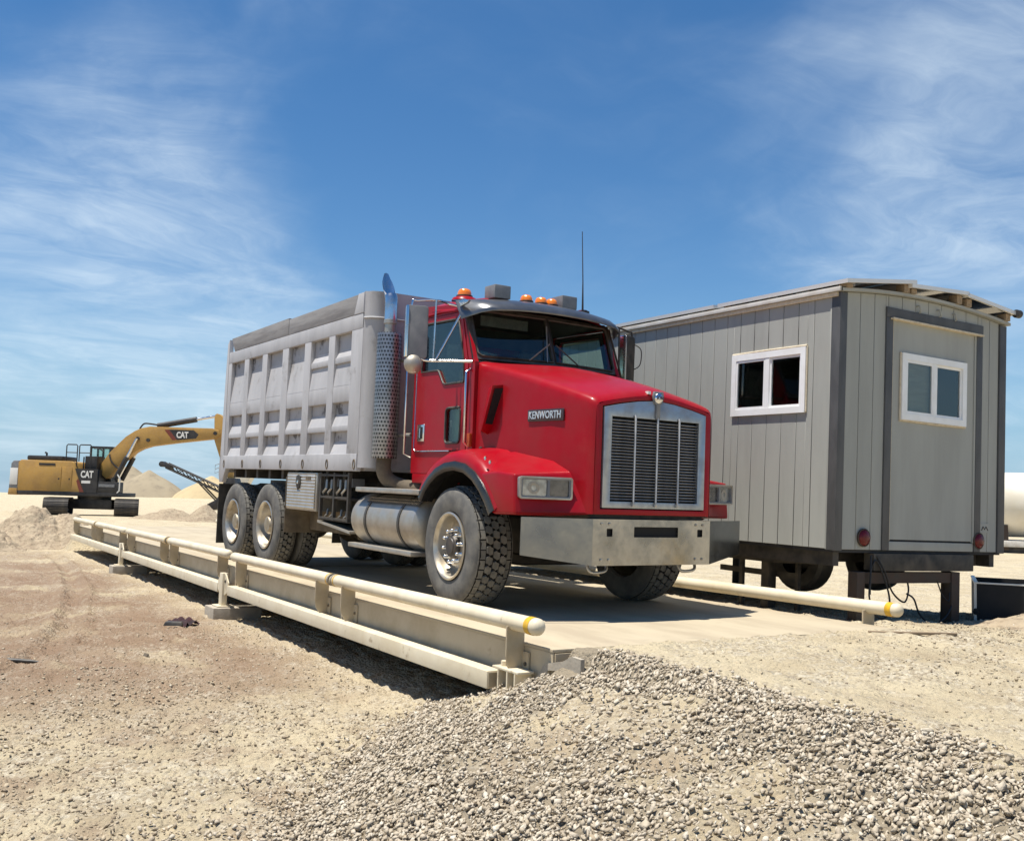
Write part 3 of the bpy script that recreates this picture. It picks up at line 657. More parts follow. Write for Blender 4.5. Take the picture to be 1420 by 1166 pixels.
# roof sheet and eave strips
rf = MB(); rows = [[(xx, yy, arch(yy) + dz) for yy in [-HW - 0.02] + ys[1:-1] + [HW + 0.02]] for xx, dz in ((-LT - 0.02, 0), (0.05, 0))]
rf.grid(rows); rf.grid([[(a, b, c - 0.03) for a, b, c in r_] for r_ in rows][::-1])
n = len(rows[0])
rf.add([*rows[1], *[(a, b, c - 0.03) for a, b, c in rows[1]]], [(i, i + 1, n + i + 1, n + i) for i in range(n - 1)])
roof = rf.build('roof', m_siding, tr, smooth=30)
box('eave_strip', m_roof, tr, -LT, 0.04, -HW - 0.045, -HW - 0.021, HT + 0.008, HT + 0.052, 0.004)
box('eave_strip', m_caulk, tr, -LT, -0.01, -HW - 0.024, -HW + 0.003, HT - 0.034, HT + 0.006, 0.004)
for q, yy in enumerate((-HW + 1.13, -HW + 1.45, -HW + 1.70)):
    MB().tube([(0.0, yy, arch(yy) - 0.10), (0.03, yy, arch(yy) - 0.10), (0.035, yy + 0.01, arch(yy) - 0.13), (0.03, yy + 0.02, arch(yy) - 0.16), (0.0, yy + 0.02, arch(yy) - 0.17)], 0.010, 6).build('hook', m_siding, tr, smooth=50)
# solar panels: three rows across, three along, on wood blocks
for j, (ya, yb, za, zb_) in enumerate(((-HW - 0.03, -HW + 0.97, HT + 0.075, HT + 0.21), (-HW + 0.90, -HW + 1.80, HT + 0.165, HT + 0.215), (-HW + 1.78, HW + 0.03, HT + 0.20, HT + 0.115))):
    an = math.atan2(zb_ - za, yb - ya)
    for i in range(4):
        xb = 0.12 - i * 1.82 - (0.03 if i else 0); xa = xb - 1.78
        def T(x_, y_, z_): return (x_, ya + y_ * math.cos(an) - z_ * math.sin(an), za + y_ * math.sin(an) + z_ * math.cos(an))
        wd = math.hypot(yb - ya, zb_ - za)
        f_ = MB()
        for (a, b, c, d) in ((xa, xb, 0, 0.03), (xa, xb, wd - 0.03, wd), (xa, xa + 0.03, 0.03, wd - 0.03), (xb - 0.03, xb, 0.03, wd - 0.03)):
            vs = [T(X, Y, Z) for Z in (0, 0.038) for Y in (c, d) for X in (a, b)]
            f_.add(vs, [(0, 2, 3, 1), (4, 5, 7, 6), (0, 1, 5, 4), (2, 6, 7, 3), (0, 4, 6, 2), (1, 3, 7, 5)])
        so = f_.build('solar_panel', m_panelalu, tr)
        g_ = MB(); g_.add([T(X, Y, Z) for Z in (0.026, 0.034) for Y in (0.031, wd - 0.031) for X in (xa + 0.031, xb - 0.031)], [(0, 2, 3, 1), (4, 5, 7, 6), (0, 1, 5, 4), (2, 6, 7, 3), (0, 4, 6, 2), (1, 3, 7, 5)])
        g_.build('cell_glass', m_solar, so)
        for xx in (xb - 0.10, xa + 0.1):
            for yy in (0.09, wd - 0.09):
                P = T(xx, yy, -0.001); zb2 = arch(max(-HW, min(HW, P[1]))) + 0.002
                if P[2] - zb2 > 0.015: MB().box(P[0] - 0.05, P[0] + 0.05, P[1] - 0.04, P[1] + 0.04, zb2, P[2]).build('wood_block', m_wood, so)
MB().lathe([(0, 0.0), (0.045, 0.0), (0.045, 0.06), (0, 0.06)], 14, 'y', (0.12, HW + 0.0, HT + 0.13)).build('conduit_cap', m_catblk, tr, smooth=40)
# side window: white frame with two sashes
def window(P, u0, u1, v0, v1, name_glass, caulk_w, blind=None, fr=0.048):
    w = MB(); w.plate([(u0 - 0.045, v0 - 0.045), (u1 + 0.045, v0 - 0.045), (u1 + 0.045, v1 + 0.045), (u0 - 0.045, v1 + 0.045)], [[(u0 + 0.02, v0 + 0.02), (u1 - 0.02, v0 + 0.02), (u1 - 0.02, v1 - 0.02), (u0 + 0.02, v1 - 0.02)]], lambda u, v, s: P(u, v, s), 0.024)
    o = w.build('window', m_white, tr)
    um = (u0 + u1) / 2
    ms = MB(); a = [(um - 0.028, v0 + 0.0205), (um + 0.028, v0 + 0.0205), (um + 0.028, v1 - 0.0205), (um - 0.028, v1 - 0.0205)]
    ms.plate(a, [], lambda u, v, s: P(u, v, s + 0.002), 0.018); ms.build('meeting_stile', m_white, o)
    for q, (ua, ub) in enumerate(((u0 + 0.0205, um - 0.0285), (um + 0.0285, u1 - 0.0205))):
        s_ = MB().plate([(ua, v0 + 0.021), (ub, v0 + 0.021), (ub, v1 - 0.021), (ua, v1 - 0.021)], [[(ua + 0.022, v0 + 0.045), (ub - 0.022, v0 + 0.045), (ub - 0.022, v1 - 0.045), (ua + 0.022, v1 - 0.045)]], lambda u, v, s: P(u, v, s - 0.004 - 0.012 * q), 0.022).build('sash', m_white, o)
        MB().plate([(ua + 0.0225, v0 + 0.0455), (ub - 0.0225, v0 + 0.0455), (ub - 0.0225, v1 - 0.0455), (ua + 0.0225, v1 - 0.0455)], [], lambda u, v, s: P(u, v, s + 0.004 - 0.012 * q), 0.004).build('pane', m_wglass, o)
        if blind == q:
            MB().plate([(ua + 0.001, v0 + 0.022), (ub, v0 + 0.022), (ub, v1 - 0.022), (ua + 0.001, v1 - 0.022)], [], lambda u, v, s: P(u, v, s - 0.035), 0.004).build('blind', m_blind, o)
    return o
wo = window(lambda u, v, s: (u, -HW + 0.003 - s, v), WX0, WX1, WZ0, WZ1, 'a', 0.02)
ck = MB(); ck.tube([(WX0 - 0.048, -HW - 0.002, WZ1 + 0.052), ((WX0 + WX1) / 2, -HW - 0.006, WZ1 + 0.056), (WX1 + 0.052, -HW - 0.004, WZ1 + 0.055)], 0.013, 6)
ck.tube([(WX1 + 0.052, -HW - 0.003, WZ1 + 0.05), (WX1 + 0.054, -HW - 0.004, WZ0 - 0.04)], 0.009, 6)
ck.build('caulk_bead', m_caulk, wo, smooth=60)
wd_ = window(lambda u, v, s: (0.0 + s, u, v), EW[0], EW[1], EW[2], EW[3], 'b', 0.02, blind=0)
ck = MB(); ck.tube([(0.004, EW[0] - 0.055, EW[2] - 0.050), (0.004, (EW[0] + EW[1]) / 2, EW[2] - 0.056), (0.004, EW[1] + 0.05, EW[2] - 0.05)], 0.013, 6)
ck.tube([(0.004, EW[0] - 0.052, EW[2] - 0.05), (0.004, EW[0] - 0.054, EW[3] + 0.05)], 0.010, 6)
ck.build('caulk_bead', m_caulk, wd_, smooth=60)
# tail lights and plate
for yy in (-HW + 0.40, -HW + 2.17):
    t = MB().lathe([(0, 0.045), (0.04, 0.042), (0.065, 0.034), (0.075, 0.022), (0.078, 0.006)], 24, 'x', (0.0, yy, 0.115)).build('tail_light', m_rlens, tr, smooth=50)
    MB().lathe([(0.076, 0.0), (0.086, 0.0), (0.088, 0.016), (0.080, 0.020), (0.076, 0.017)], 24, 'x', (0.002, yy, 0.115)).build('lamp_ring', m_rust, t, smooth=50)
pl = box('maker_plate', m_siding, tr, -0.003, 0.004, -HW + 2.205, -HW + 2.36, 0.20, 0.30)
MB().tube([(0.006, -HW + 2.225, 0.225), (0.006, -HW + 2.25, 0.265), (0.006, -HW + 2.275, 0.235), (0.006, -HW + 2.30, 0.265), (0.006, -HW + 2.335, 0.225)], 0.005, 5).build('plate_mark', m_ink, pl)
# under-frame
fr = MB()
for yy in (-HW + 0.06, HW - 0.14): fr.box(-LT, -0.06, yy, yy + 0.08, -0.16, -0.031)
for q in range(9): fr.box(-LT + 0.1 + q * 0.85, -LT + 0.16 + q * 0.85, -HW + 0.14, HW - 0.14, -0.14, -0.032)
fr.build('under_frame', m_black, tr)
fr = MB(); fr.prism([(-LT, -0.033), (-0.20, -0.033), (-0.20, -0.16), (-0.9, -0.20), (-LT, -0.20)], 'y', -HW + 0.16, -HW + 0.26); fr.build('frame_rail', m_black, tr)
fr = MB(); fr.prism([(-LT, -0.033), (-0.20, -0.033), (-0.20, -0.16), (-0.9, -0.20), (-LT, -0.20)], 'y', HW - 0.26, HW - 0.16); fr.build('frame_rail', m_black, tr)
MB().box(-0.10, 0.02, -HW + 0.54, -HW + 2.08, -0.20, -0.032).build('rear_channel', m_black, tr, bevel=0.006)
def gz(xw, yw): return float(height(np.array([xw]), np.array([yw]))[0])
def leg(x, y, w, m, name='leg', top=-0.2):
    zb = gz(XE + x, YT + HW + y) - ZT - 0.05
    return MB().box(x - w, x + w, y - w, y + w, zb, top).build(name, m, tr, bevel=0.004)
leg(-0.03, -HW + 0.36, 0.055, m_rust, top=-0.21); leg(-0.05, -HW + 1.80, 0.065, m_rust, top=-0.21)
MB().box(-0.10, 0.0, -HW + 0.42, -HW + 1.735, -0.32, -0.215).build('cross_beam', m_rust, tr)
leg(-1.15, -HW + 0.34, 0.055, m_black, top=-0.165); leg(-1.50, -HW + 0.30, 0.022, m_black, top=-0.165); leg(-0.82, -HW + 0.42, 0.022, m_black, top=-0.165)
leg(-3.6, -HW + 0.34, 0.06, m_black); leg(-3.6, HW - 0.34, 0.06, m_black); leg(-6.6, -HW + 0.34, 0.06, m_black)
MB().box(-1.95, -0.80, -HW + 0.40, -HW + 0.43, -0.36, -0.30).build('brace_bar', m_black, tr)
for yy in (-HW + 0.62, HW - 0.84):
    w = MB().lathe([(0.20, 0), (0.32, 0.0), (0.355, 0.03), (0.365, 0.10), (0.355, 0.19), (0.32, 0.22), (0.20, 0.22), (0.12, 0.14), (0, 0.14)], 30, 'y', (-1.05, yy, -0.145)).build('wheel', m_rubber, tr, smooth=40)
MB().tube([(-1.05, -HW + 0.7, -0.145), (-1.05, HW - 0.7, -0.145)], 0.05, 8).build('axle', m_black, tr)
# loose cables hanging under the end
def hang(pts, r=0.009): MB().tube(pts, r, 6).build('cable', m_cable, tr, smooth=60)
def spline(P, n=8):
    P = [Vector(p) for p in P]; o = []
    for i in range(len(P) - 1):
        a, b, c, d = P[max(i - 1, 0)], P[i], P[i + 1], P[min(i + 2, len(P) - 1)]
        for k in range(n):
            t = k / n; o.append(0.5 * ((2 * b) + (c - a) * t + (2 * a - 5 * b + 4 * c - d) * t * t + (3 * b - a - 3 * c + d) * t ** 3))
    return o + [P[-1]]
g0 = gz(XE, YT + 0.6) - ZT
hang(spline([(0.02, -HW + 0.50, -0.05), (0.05, -HW + 0.46, -0.25), (0.06, -HW + 0.44, -0.45), (0.08, -HW + 0.52, g0 + 0.03), (0.10, -HW + 0.64, g0 + 0.03), (0.08, -HW + 0.70, -0.45), (0.05, -HW + 0.62, -0.2), (0.03, -HW + 0.55, -0.10), (0.03, -HW + 0.49, -0.2), (0.04, -HW + 0.47, -0.42)]))
hang(spline([(0.02, -HW + 0.58, -0.06), (0.05, -HW + 0.66, -0.2), (0.05, -HW + 0.78, -0.40), (0.03, -HW + 0.98, -0.50), (0.0, -HW + 1.08, -0.40), (-0.03, -HW + 1.10, -0.3)]))
hang(spline([(0.0, -HW + 1.05, -0.42), (0.05, -HW + 1.10, -0.47), (0.06, -HW + 1.18, -0.62), (0.08, -HW + 1.35, -0.72), (0.04, -HW + 1.6, -0.66), (0.02, -HW + 1.73, -0.55)], 8))
hang(spline([(0.0, -HW + 1.52, -0.30), (0.02, -HW + 1.58, -0.44), (0.02, -HW + 1.68, -0.50), (0.0, -HW + 1.72, -0.42)]), 0.007)

# ------------------------------------------------------------------ dump truck (x forward, y to its left, z up from the deck)
TP = 0.016
tk = empty('dump_truck', (-8.12, 5.3756, DK), (0, TP, 0.0337)); tag(tk, 'red dump truck with a grey ribbed box parked on the truck scale', 'dump truck')

# ---- wheels
def tyre_profile(Rt, w, rim, n=8):
    h = w / 2
    pr = [(rim, -h + 0.045), (rim + 0.015, -h + 0.015), (rim + 0.06, -h + 0.004), (rim + (Rt - rim) * 0.5, -h), (Rt - 0.055, -h + 0.012), (Rt - 0.028, -h + 0.030), (Rt - 0.020, -h + 0.055)]
    return pr + [(a, -b) for a, b in pr[::-1]]
def make_tyre_mesh(Rt, w, rim, rows, cnt, name):
    b = MB(); b.lathe(tyre_profile(Rt, w, rim), 56, 'y'); return b.mesh(name, m_tyre, smooth=45)
def make_tread_mesh(Rt, w, rows, cnt, name, big=1.0):
    b = MB(); ww = w - 0.055; rw = ww / rows; pitch = 2 * math.pi / cnt
    for r_ in range(rows):
        yc = -ww / 2 + rw * (r_ + 0.5); edge = r_ in (0, rows - 1)
        for k in range(cnt):
            a0 = (k + 0.5 * (r_ % 2)) * pitch + random.uniform(-0.006, 0.006)
            hy = rw * 0.465; ha = pitch * 0.455; rt = Rt + (-0.010 if edge else 0.0)
            if edge: pts = [(-hy, -ha), (hy, -ha), (hy, ha), (-hy, ha)]
            else: pts = [(-hy, -ha * 0.75), (-hy * 0.1, -ha * 1.05), (hy * 0.15, -ha * 0.78), (hy, -ha * 0.55), (hy * 0.92, ha * 0.75), (hy * 0.1, ha * 1.05), (-hy * 0.15, ha * 0.78), (-hy * 0.92, ha * 0.55)]
            n = len(pts); vs = []
            for rad, kx in ((Rt - 0.030, 1.0), (rt, 0.965)):
                for (dy, da) in pts:
                    a = a0 + da * kx; y_ = yc + dy * kx
                    rr = rad - (0.012 if (edge and ((r_ == 0 and dy < 0) or (r_ > 0 and dy > 0))) else 0)
                    vs.append((rr * math.sin(a), y_, rr * math.cos(a)))
            b.add(vs, [tuple(range(n, 2 * n))] + [(i, (i + 1) % n, n + (i + 1) % n, n + i) for i in range(n)])
    return b.mesh(name, m_tread, dup=0)
FR_, FW_, RIM = 0.545, 0.40, 0.300
ft_me = make_tyre_mesh(FR_, FW_, RIM, 5, 34, 'tyre'); ftr_me = make_tread_mesh(FR_, FW_, 5, 38, 'tread')
RR_, RW_ = 0.555, 0.275
rt_me = make_tyre_mesh(RR_, RW_, 0.310, 4, 34, 'tyre'); rtr_me = make_tread_mesh(RR_, RW_, 4, 40, 'tread')
# rims (outside towards -y)
h = FW_ / 2
fr_me = MB().lathe([(RIM - 0.004, h - 0.05), (RIM - 0.004, -h + 0.03), (RIM + 0.006, -h + 0.004), (RIM - 0.008, -h - 0.004), (RIM - 0.024, -h + 0.010), (RIM - 0.032, -h + 0.045), (RIM - 0.040, -h + 0.10), (RIM - 0.055, -h + 0.125), (0.215, -h + 0.120), (0.185, -h + 0.085), (0.165, -h + 0.072), (0.10, -h + 0.070)], 48, 'y').mesh('rim', m_rim, smooth=40)
h2 = RW_ / 2
rr_me = MB().lathe([(0.306, h2), (0.306, -h2 + 0.02), (0.316, -h2 + 0.003), (0.302, -h2 - 0.004), (0.288, -h2 + 0.008), (0.278, -h2 + 0.05), (0.265, -h2 + 0.12), (0.225, -h2 + 0.175), (0.165, -h2 + 0.185), (0.10, -h2 + 0.185)], 48, 'y').mesh('rim', m_rim, smooth=40)
hubf_me = MB().lathe([(0.108, -h + 0.08), (0.104, -h + 0.035), (0.092, -h + 0.022), (0.075, -h + 0.020), (0.07, -h + 0.012), (0.0, -h + 0.010)], 28, 'y').mesh('hub', m_hub, smooth=40)
hubr_me = MB().lathe([(0.13, -h2 + 0.19), (0.12, -h2 + 0.06), (0.10, -h2 + 0.035), (0.0, -h2 + 0.03)], 24, 'y').mesh('hub', m_rim, smooth=40)
nut_me = MB().lathe([(0.0, -0.062), (0.012, -0.060), (0.017, -0.050), (0.019, -0.010), (0.024, -0.006), (0.024, 0.0)], 8, 'y').mesh('lug_nut', m_nut, smooth=60)
def groove(Rt, w): q = w / 2 - 0.040; return MB().lathe([(Rt - 0.030, -q), (Rt - 0.0185, -q), (Rt - 0.0185, q), (Rt - 0.030, q)], 56, 'y').mesh('tread_base', m_groove)
gf_, grr_ = groove(FR_, FW_), groove(RR_, RW_)
def wheel(name, x, y, z, rot, tm, trm, rm, hm, nut_y, nut_r, nuts=10, spin=0.0):
    gm_ = gf_ if name == 'front_wheel' else grr_
    w = empty(name, (x, y, z), (0, 0, rot), tk)
    t = link('tyre', tm, w); link('tread', trm, w)['kind'] = 'stuff'; link('tread_base', gm_, w)
    if rm: link('rim', rm, w, rot=(0, spin, 0))
    if hm: link('hub', hm, w)
    for k in range(nuts):
        a = 2 * math.pi * k / nuts + spin
        link('lug_nut', nut_me, w, (nut_r * math.sin(a), nut_y, nut_r * math.cos(a)))
    return w
wheel('front_wheel', 0.0, -1.0, FR_, R(-2.0), ft_me, ftr_me, fr_me, hubf_me, -h + 0.072, 0.1425, 10, 0.15)
wheel('front_wheel', 0.0, 1.0, FR_, R(178.0), ft_me, ftr_me, fr_me, hubf_me, -h + 0.072, 0.1425, 10, 0.5)
AX = (-4.94, -6.31)
for q, ax in enumerate(AX):
    zc = RR_ + ax * math.sin(TP) + 0.002
    wheel('rear_wheel', ax, -1.075, zc, 0, rt_me, rtr_me, rr_me, hubr_me, -h2 + 0.186, 0.1425, 10, 0.3 + q)
    wheel('rear_wheel', ax, -0.765, zc, 0, rt_me, rtr_me, None, None, 0, 0, 0)
    wheel('rear_wheel', ax, 1.075, zc, math.pi, rt_me, rtr_me, rr_me, hubr_me, -h2 + 0.186, 0.1425, 10, 0.1 + q)
    wheel('rear_wheel', ax, 0.765, zc, math.pi, rt_me, rtr_me, None, None, 0, 0, 0)
    a = MB(); a.tube([(ax, -0.95, zc), (ax, 0.95, zc)], 0.075, 12); a.lathe([(0, -0.30), (0.12, -0.28), (0.20, -0.1), (0.215, 0.05), (0.15, 0.2), (0, 0.26)], 18, 'x', (ax, 0.05, zc - 0.02)); a.build('rear_axle', m_brown, tk, smooth=40)
MB().tube([(0, -0.85, 0.50), (0, -0.45, 0.42), (0, 0.45, 0.42), (0, 0.85, 0.50)], 0.055, 8).build('front_axle', m_black, tk, smooth=40)

# ---- chassis
for s in (-1, 1):
    f = MB(); f.box(-6.9, 1.12, s * 0.43 - 0.04, s * 0.43 + 0.04, 0.80, 1.06); f.build('frame_rail', m_black, tk)
f = MB()
for xx in (-6.8, -5.6, -4.2, -3.0, -1.9, -0.6, 0.9): f.box(xx - 0.05, xx + 0.05, -0.39, 0.39, 0.84, 1.0)
f.build('cross_members', m_black, tk)
f = MB(); f.tube([(-4.7, 0, 0.55), (-2.8, 0, 0.62), (-1.1, 0, 0.75)], 0.06, 10); f.build('drive_shaft', m_brown, tk, smooth=40)
f = MB(); f.box(-0.9, 0.95, -0.33, 0.33, 0.45, 1.35); f.box(-1.7, -0.9, -0.25, 0.25, 0.55, 1.05); f.build('engine', m_black, tk, bevel=0.03)
f = MB(); f.lathe([(0, -0.2), (0.13, -0.19), (0.15, -0.1), (0.15, 0.12), (0.1, 0.2), (0, 0.2)], 16, 'z', (-3.55, -0.35, 0.56)); f.tube([(-3.55, -0.35, 0.42), (-3.55, -0.35, 0.30)], 0.03, 8); f.build('brake_chamber', m_brown, tk, smooth=40)
for s in (-1, 1):
    for xx in (-3.0, -2.6): MB().lathe([(0, -0.36), (0.10, -0.34), (0.125, -0.28), (0.125, 0.28), (0.10, 0.34), (0, 0.36)], 16, 'x', (xx - 0.1, s * 0.62, 0.58 + (0.0 if xx < -2.8 else 0.26))).build('air_tank', m_black, tk, smooth=40)
# mud flaps and brown splash plates
box('mud_flap', m_rubber, tk, -7.02, -7.005, -1.22, -0.62, 0.10, 0.98)
box('mud_flap', m_rubber, tk, -7.02, -7.005, 0.62, 1.22, 0.10, 0.98)
box('splash_plate', m_brown, tk, -4.24, -4.225, -1.20, -0.60, 0.42, 1.12, 0.004)
box('splash_plate', m_brown, tk, -4.22, -2.95, -0.86, -0.84, 0.46, 0.74, 0.004)
box('splash_plate', m_brown, tk, -4.24, -4.225, 0.60, 1.20, 0.42, 1.12, 0.004)

# ---- dump box
bx = empty('dump_box', (0, 0, 0), (0, 0, 0), tk)
BX0, BX1, BZ0, BZ1, BY = -6.85, -2.05, 1.20, 2.90, 1.22
bays = [(-6.70, -6.11), (-5.91, -5.34), (-5.14, -4.55), (-4.33, -3.77), (-3.56, -3.00), (-2.82, -2.35)]
DP = 0.058
for s in (-1, 1):
    yb = s * (BY - DP)
    def Y(d): return s * (BY - DP + d)          # d: distance out from the back sheet
    def sbox(name, m, x0, x1, d0, d1, z0, z1, bevel=0.006):
        a, b = sorted((Y(d0), Y(d1))); return box(name, m, bx, x0, x1, a, b, z0, z1, bevel)
    sbox('side_sheet', m_scuff, BX0 + 0.02, BX1 - 0.02, -0.012, 0.0, BZ0 + 0.05, BZ1)
    sbox('top_rail', m_box, BX0, BX1 - 0.01, 0.001, DP + 0.004, 2.755, 2.925, 0.012)
    sbox('bottom_rail', m_box, BX0 + 0.01, BX1 - 0.01, 0.001, DP + 0.006, BZ0, 1.392, 0.012)
    sbox('middle_rail', m_box, BX0 + 0.02, BX1 - 0.02, 0.001, DP - 0.006, 1.645, 1.712, 0.008)
    sbox('belt_rail', m_box, BX0 + 0.02, BX1 - 0.02, 0.001, DP - 0.004, 1.972, 2.165, 0.012)
    edges = [BX0] + [v for b_ in bays for v in b_] + [BX1]
    for q in range(0, len(edges), 2):
        sbox('rib', m_box, edges[q] + 0.001, edges[q + 1], 0.002, DP + 0.001, 1.385, 2.76, 0.007)
    for q, (a, b) in enumerate(bays):
        rows = [(2.165, 0.42, 1.0), (1.712, 0.13, 0.9), (1.392, 0.14, 1.0)]
        if q >= 4:
            sbox('bay_rail', m_box, a - 0.01, b + 0.01, 0.001, DP - 0.012, 2.42, 2.492, 0.008)
            rows.append((2.492, 0.07, 0.7))
        for z0, hh, k in rows:
            pr = [(Y(0.001), z0 - 0.004), (Y(DP * 0.93 * k), z0 - 0.004), (Y(DP * 0.55 * k), z0 + hh * 0.45), (Y(0.001), z0 + hh)]
            MB().prism(pr, 'x', a - 0.004, b + 0.004).build('sloped_ledge', m_box, bx, smooth=60)
    # side boards above the rail
    for (a, b) in ((-6.60, -4.37), (-4.355, -2.28)):
        z0 = 2.926; pl = [(a + (-0.16 if a < -5 else 0), 3.125), (b + (0.10 if b > -3 else 0), 3.145), (b, z0), (a, z0)]
        y0, y1 = sorted((Y(DP - 0.03), Y(DP + 0.004))); MB().prism(pl, 'y', y0, y1).build('side_board', m_board, bx, bevel=0.004)
    # front post, rear post with its hanging foot
    y0, y1 = sorted((Y(0.002), Y(DP + 0.008)))
    MB().prism([(-2.20, 3.15), (-2.05, 3.15), (-2.05, 2.925), (-2.30, 2.928)], 'y', y0, y1).build('front_post', m_box, bx, bevel=0.006)
    MB().prism([(-6.99, 1.00), (-6.86, 1.0), (-6.72, 1.20), (-6.72, 1.385), (-6.852, 1.39), (-6.852, 3.12), (-6.78, 2.93), (-6.852, 2.93), (-6.87, 3.12), (-6.97, 2.98), (-7.0, 1.6), (-7.04, 1.1)][:6] + [(-6.852, 3.12), (-6.93, 3.06), (-6.96, 2.6), (-7.0, 1.6), (-7.05, 1.12)], 'y', y0, y1).build('rear_post', m_box, bx, bevel=0.006)
    for xx in (-6.80, -5.95, -5.18, -4.40, -3.63, -2.87, -2.11):
        pts = [(xx + 0.028 * math.cos(R(a)), Y(DP + 0.008), 1.275 + 0.052 * math.sin(R(a))) for a in range(0, 360, 30)]
        MB().tube(pts, 0.008, 5, closed=True).build('tie_loop', m_brown, bx, smooth=60)
# front wall with rounded corners, floor, tailgate
fw = []
for zz in (1.24, 3.16):
    row = [(-2.05, -BY + 0.005, zz), (-2.02, -BY + 0.03, zz)] + [(-2.02 + 0.10 * math.sin(R(a)), -BY + 0.03 + 0.22 * (1 - math.cos(R(a))), zz) for a in (30, 60, 90)]
    row += [(p[0], -p[1], p[2]) for p in row[::-1]]; fw.append(row)
b_ = MB().grid(fw); b_.grid([[(p[0] - 0.02, p[1], p[2]) for p in r_] for r_ in fw]); b_.add([fw[1][i] for i in range(10)] + [(p[0] - 0.02, p[1], p[2]) for p in fw[1]], [(i, i + 1, 11 + i, 10 + i) for i in range(9)])
b_.build('front_wall', m_box, bx, smooth=50)
b_ = MB(); row = [(p[0] + 0.006, p[1] * 1.003, 2.87) for p in fw[0]]; b_.tube(row, 0.012, 6); b_.build('weld_bead', m_box, bx, smooth=60)
box('box_floor', m_box, bx, BX0, BX1 - 0.01, -BY + 0.10, BY - 0.10, 1.21, 1.26)
box('tailgate', m_box, bx, -6.93, -6.86, -BY + 0.10, BY - 0.10, 1.15, 3.02, 0.01)
f = MB()
for xx in np.arange(-6.6, -2.1, 0.5): f.box(xx - 0.04, xx + 0.04, -1.12, 1.12, 1.08, 1.209)
f.build('floor_beams', m_black, bx)

# ---- toolbox with corrugated door, storage rack
def corr_mat():
    m = M('corrugated_alloy', (0.56, 0.55, 0.51), (0.46, 0.44, 0.39), scale=5, rough=0.4, metal=0.6)
    t = m.node_tree; p = bsdf(m); tc = t.nodes.new('ShaderNodeTexCoord'); wv = t.nodes.new('ShaderNodeTexWave'); wv.bands_direction = 'Z'; wv.inputs['Scale'].default_value = 8.5
    t.links.new(tc.outputs['Object'], wv.inputs['Vector']); bp = t.nodes.new('ShaderNodeBump'); bp.inputs['Strength'].default_value = 0.6; bp.inputs['Distance'].default_value = 0.02
    t.links.new(wv.outputs['Fac'], bp.inputs['Height']); t.links.new(bp.outputs[0], p.inputs['Normal']); return m
m_corr = corr_mat()
box('toolbox', m_alu, tk, -4.16, -3.18, -1.21, -0.66, 0.72, 1.175, 0.012)
td = box('toolbox_door', m_corr, tk, -4.13, -3.22, -1.224, -1.2105, 0.74, 1.16, 0.004)
MB().prism([(-3.79, 1.13), (-3.73, 1.145), (-3.67, 1.13), (-3.655, 1.06), (-3.68, 1.00), (-3.73, 0.96), (-3.78, 1.00), (-3.805, 1.06)], 'y', -1.238, -1.2245).build('lock_shield', m_black, td, bevel=0.003)
MB().lathe([(0, -1.246), (0.022, -1.244), (0.022, -1.2385)], 12, 'y', (-3.73, 0, 1.055)).build('lock_knob', m_chrome, td, smooth=40)
box('maker_plate', m_brown, td, -3.50, -3.34, -1.229, -1.2245, 1.085, 1.13)
rk = empty('tool_rack', (0, 0, 0), (0, 0, 0), tk)
f = MB()
for xx in (-3.10, -2.70, -2.30): f.box(xx - 0.02, xx + 0.02, -1.20, -1.165, 0.64, 1.18)
for zz in (0.66, 0.90, 1.15): f.box(-3.08, -2.32, -1.1995, -1.166, zz - 0.012, zz + 0.012)
f.box(-3.12, -2.28, -0.72, -0.70, 0.64, 1.18)
f.build('rack_frame', m_black, rk)
for zz in (0.65, 0.895): box('shelf', m_black, rk, -3.12, -2.28, -1.164, -0.72, zz - 0.02, zz + 0.005)
f = MB().prism([(-3.14, 0.60), (-2.2, 0.52), (-2.2, 0.545), (-3.14, 0.628)], 'y', -1.20, -0.7); f.build('rack_base', m_alu, rk)
for k, xx in enumerate((-3.02, -2.87, -2.62, -2.47)):
    MB().tube([(xx, -1.15, 1.10), (xx + 0.02, -1.16, 1.00), (xx - 0.05, -1.17, 0.95), (xx - 0.07, -1.15, 0.92)], 0.016, 6).build('binder_hook', m_alu, rk, smooth=50)
    MB().tube([(xx, -1.12, 0.76), (xx + 0.03, -1.14, 0.70), (xx - 0.04, -1.14, 0.675)], 0.014, 6).build('binder_hook', m_alu, rk, smooth=50)
    if k in (1, 3): box('parts_case', m_cabbox, rk, xx - 0.10, xx + 0.06, -1.10, -0.95, 1.02, 1.12, 0.008)

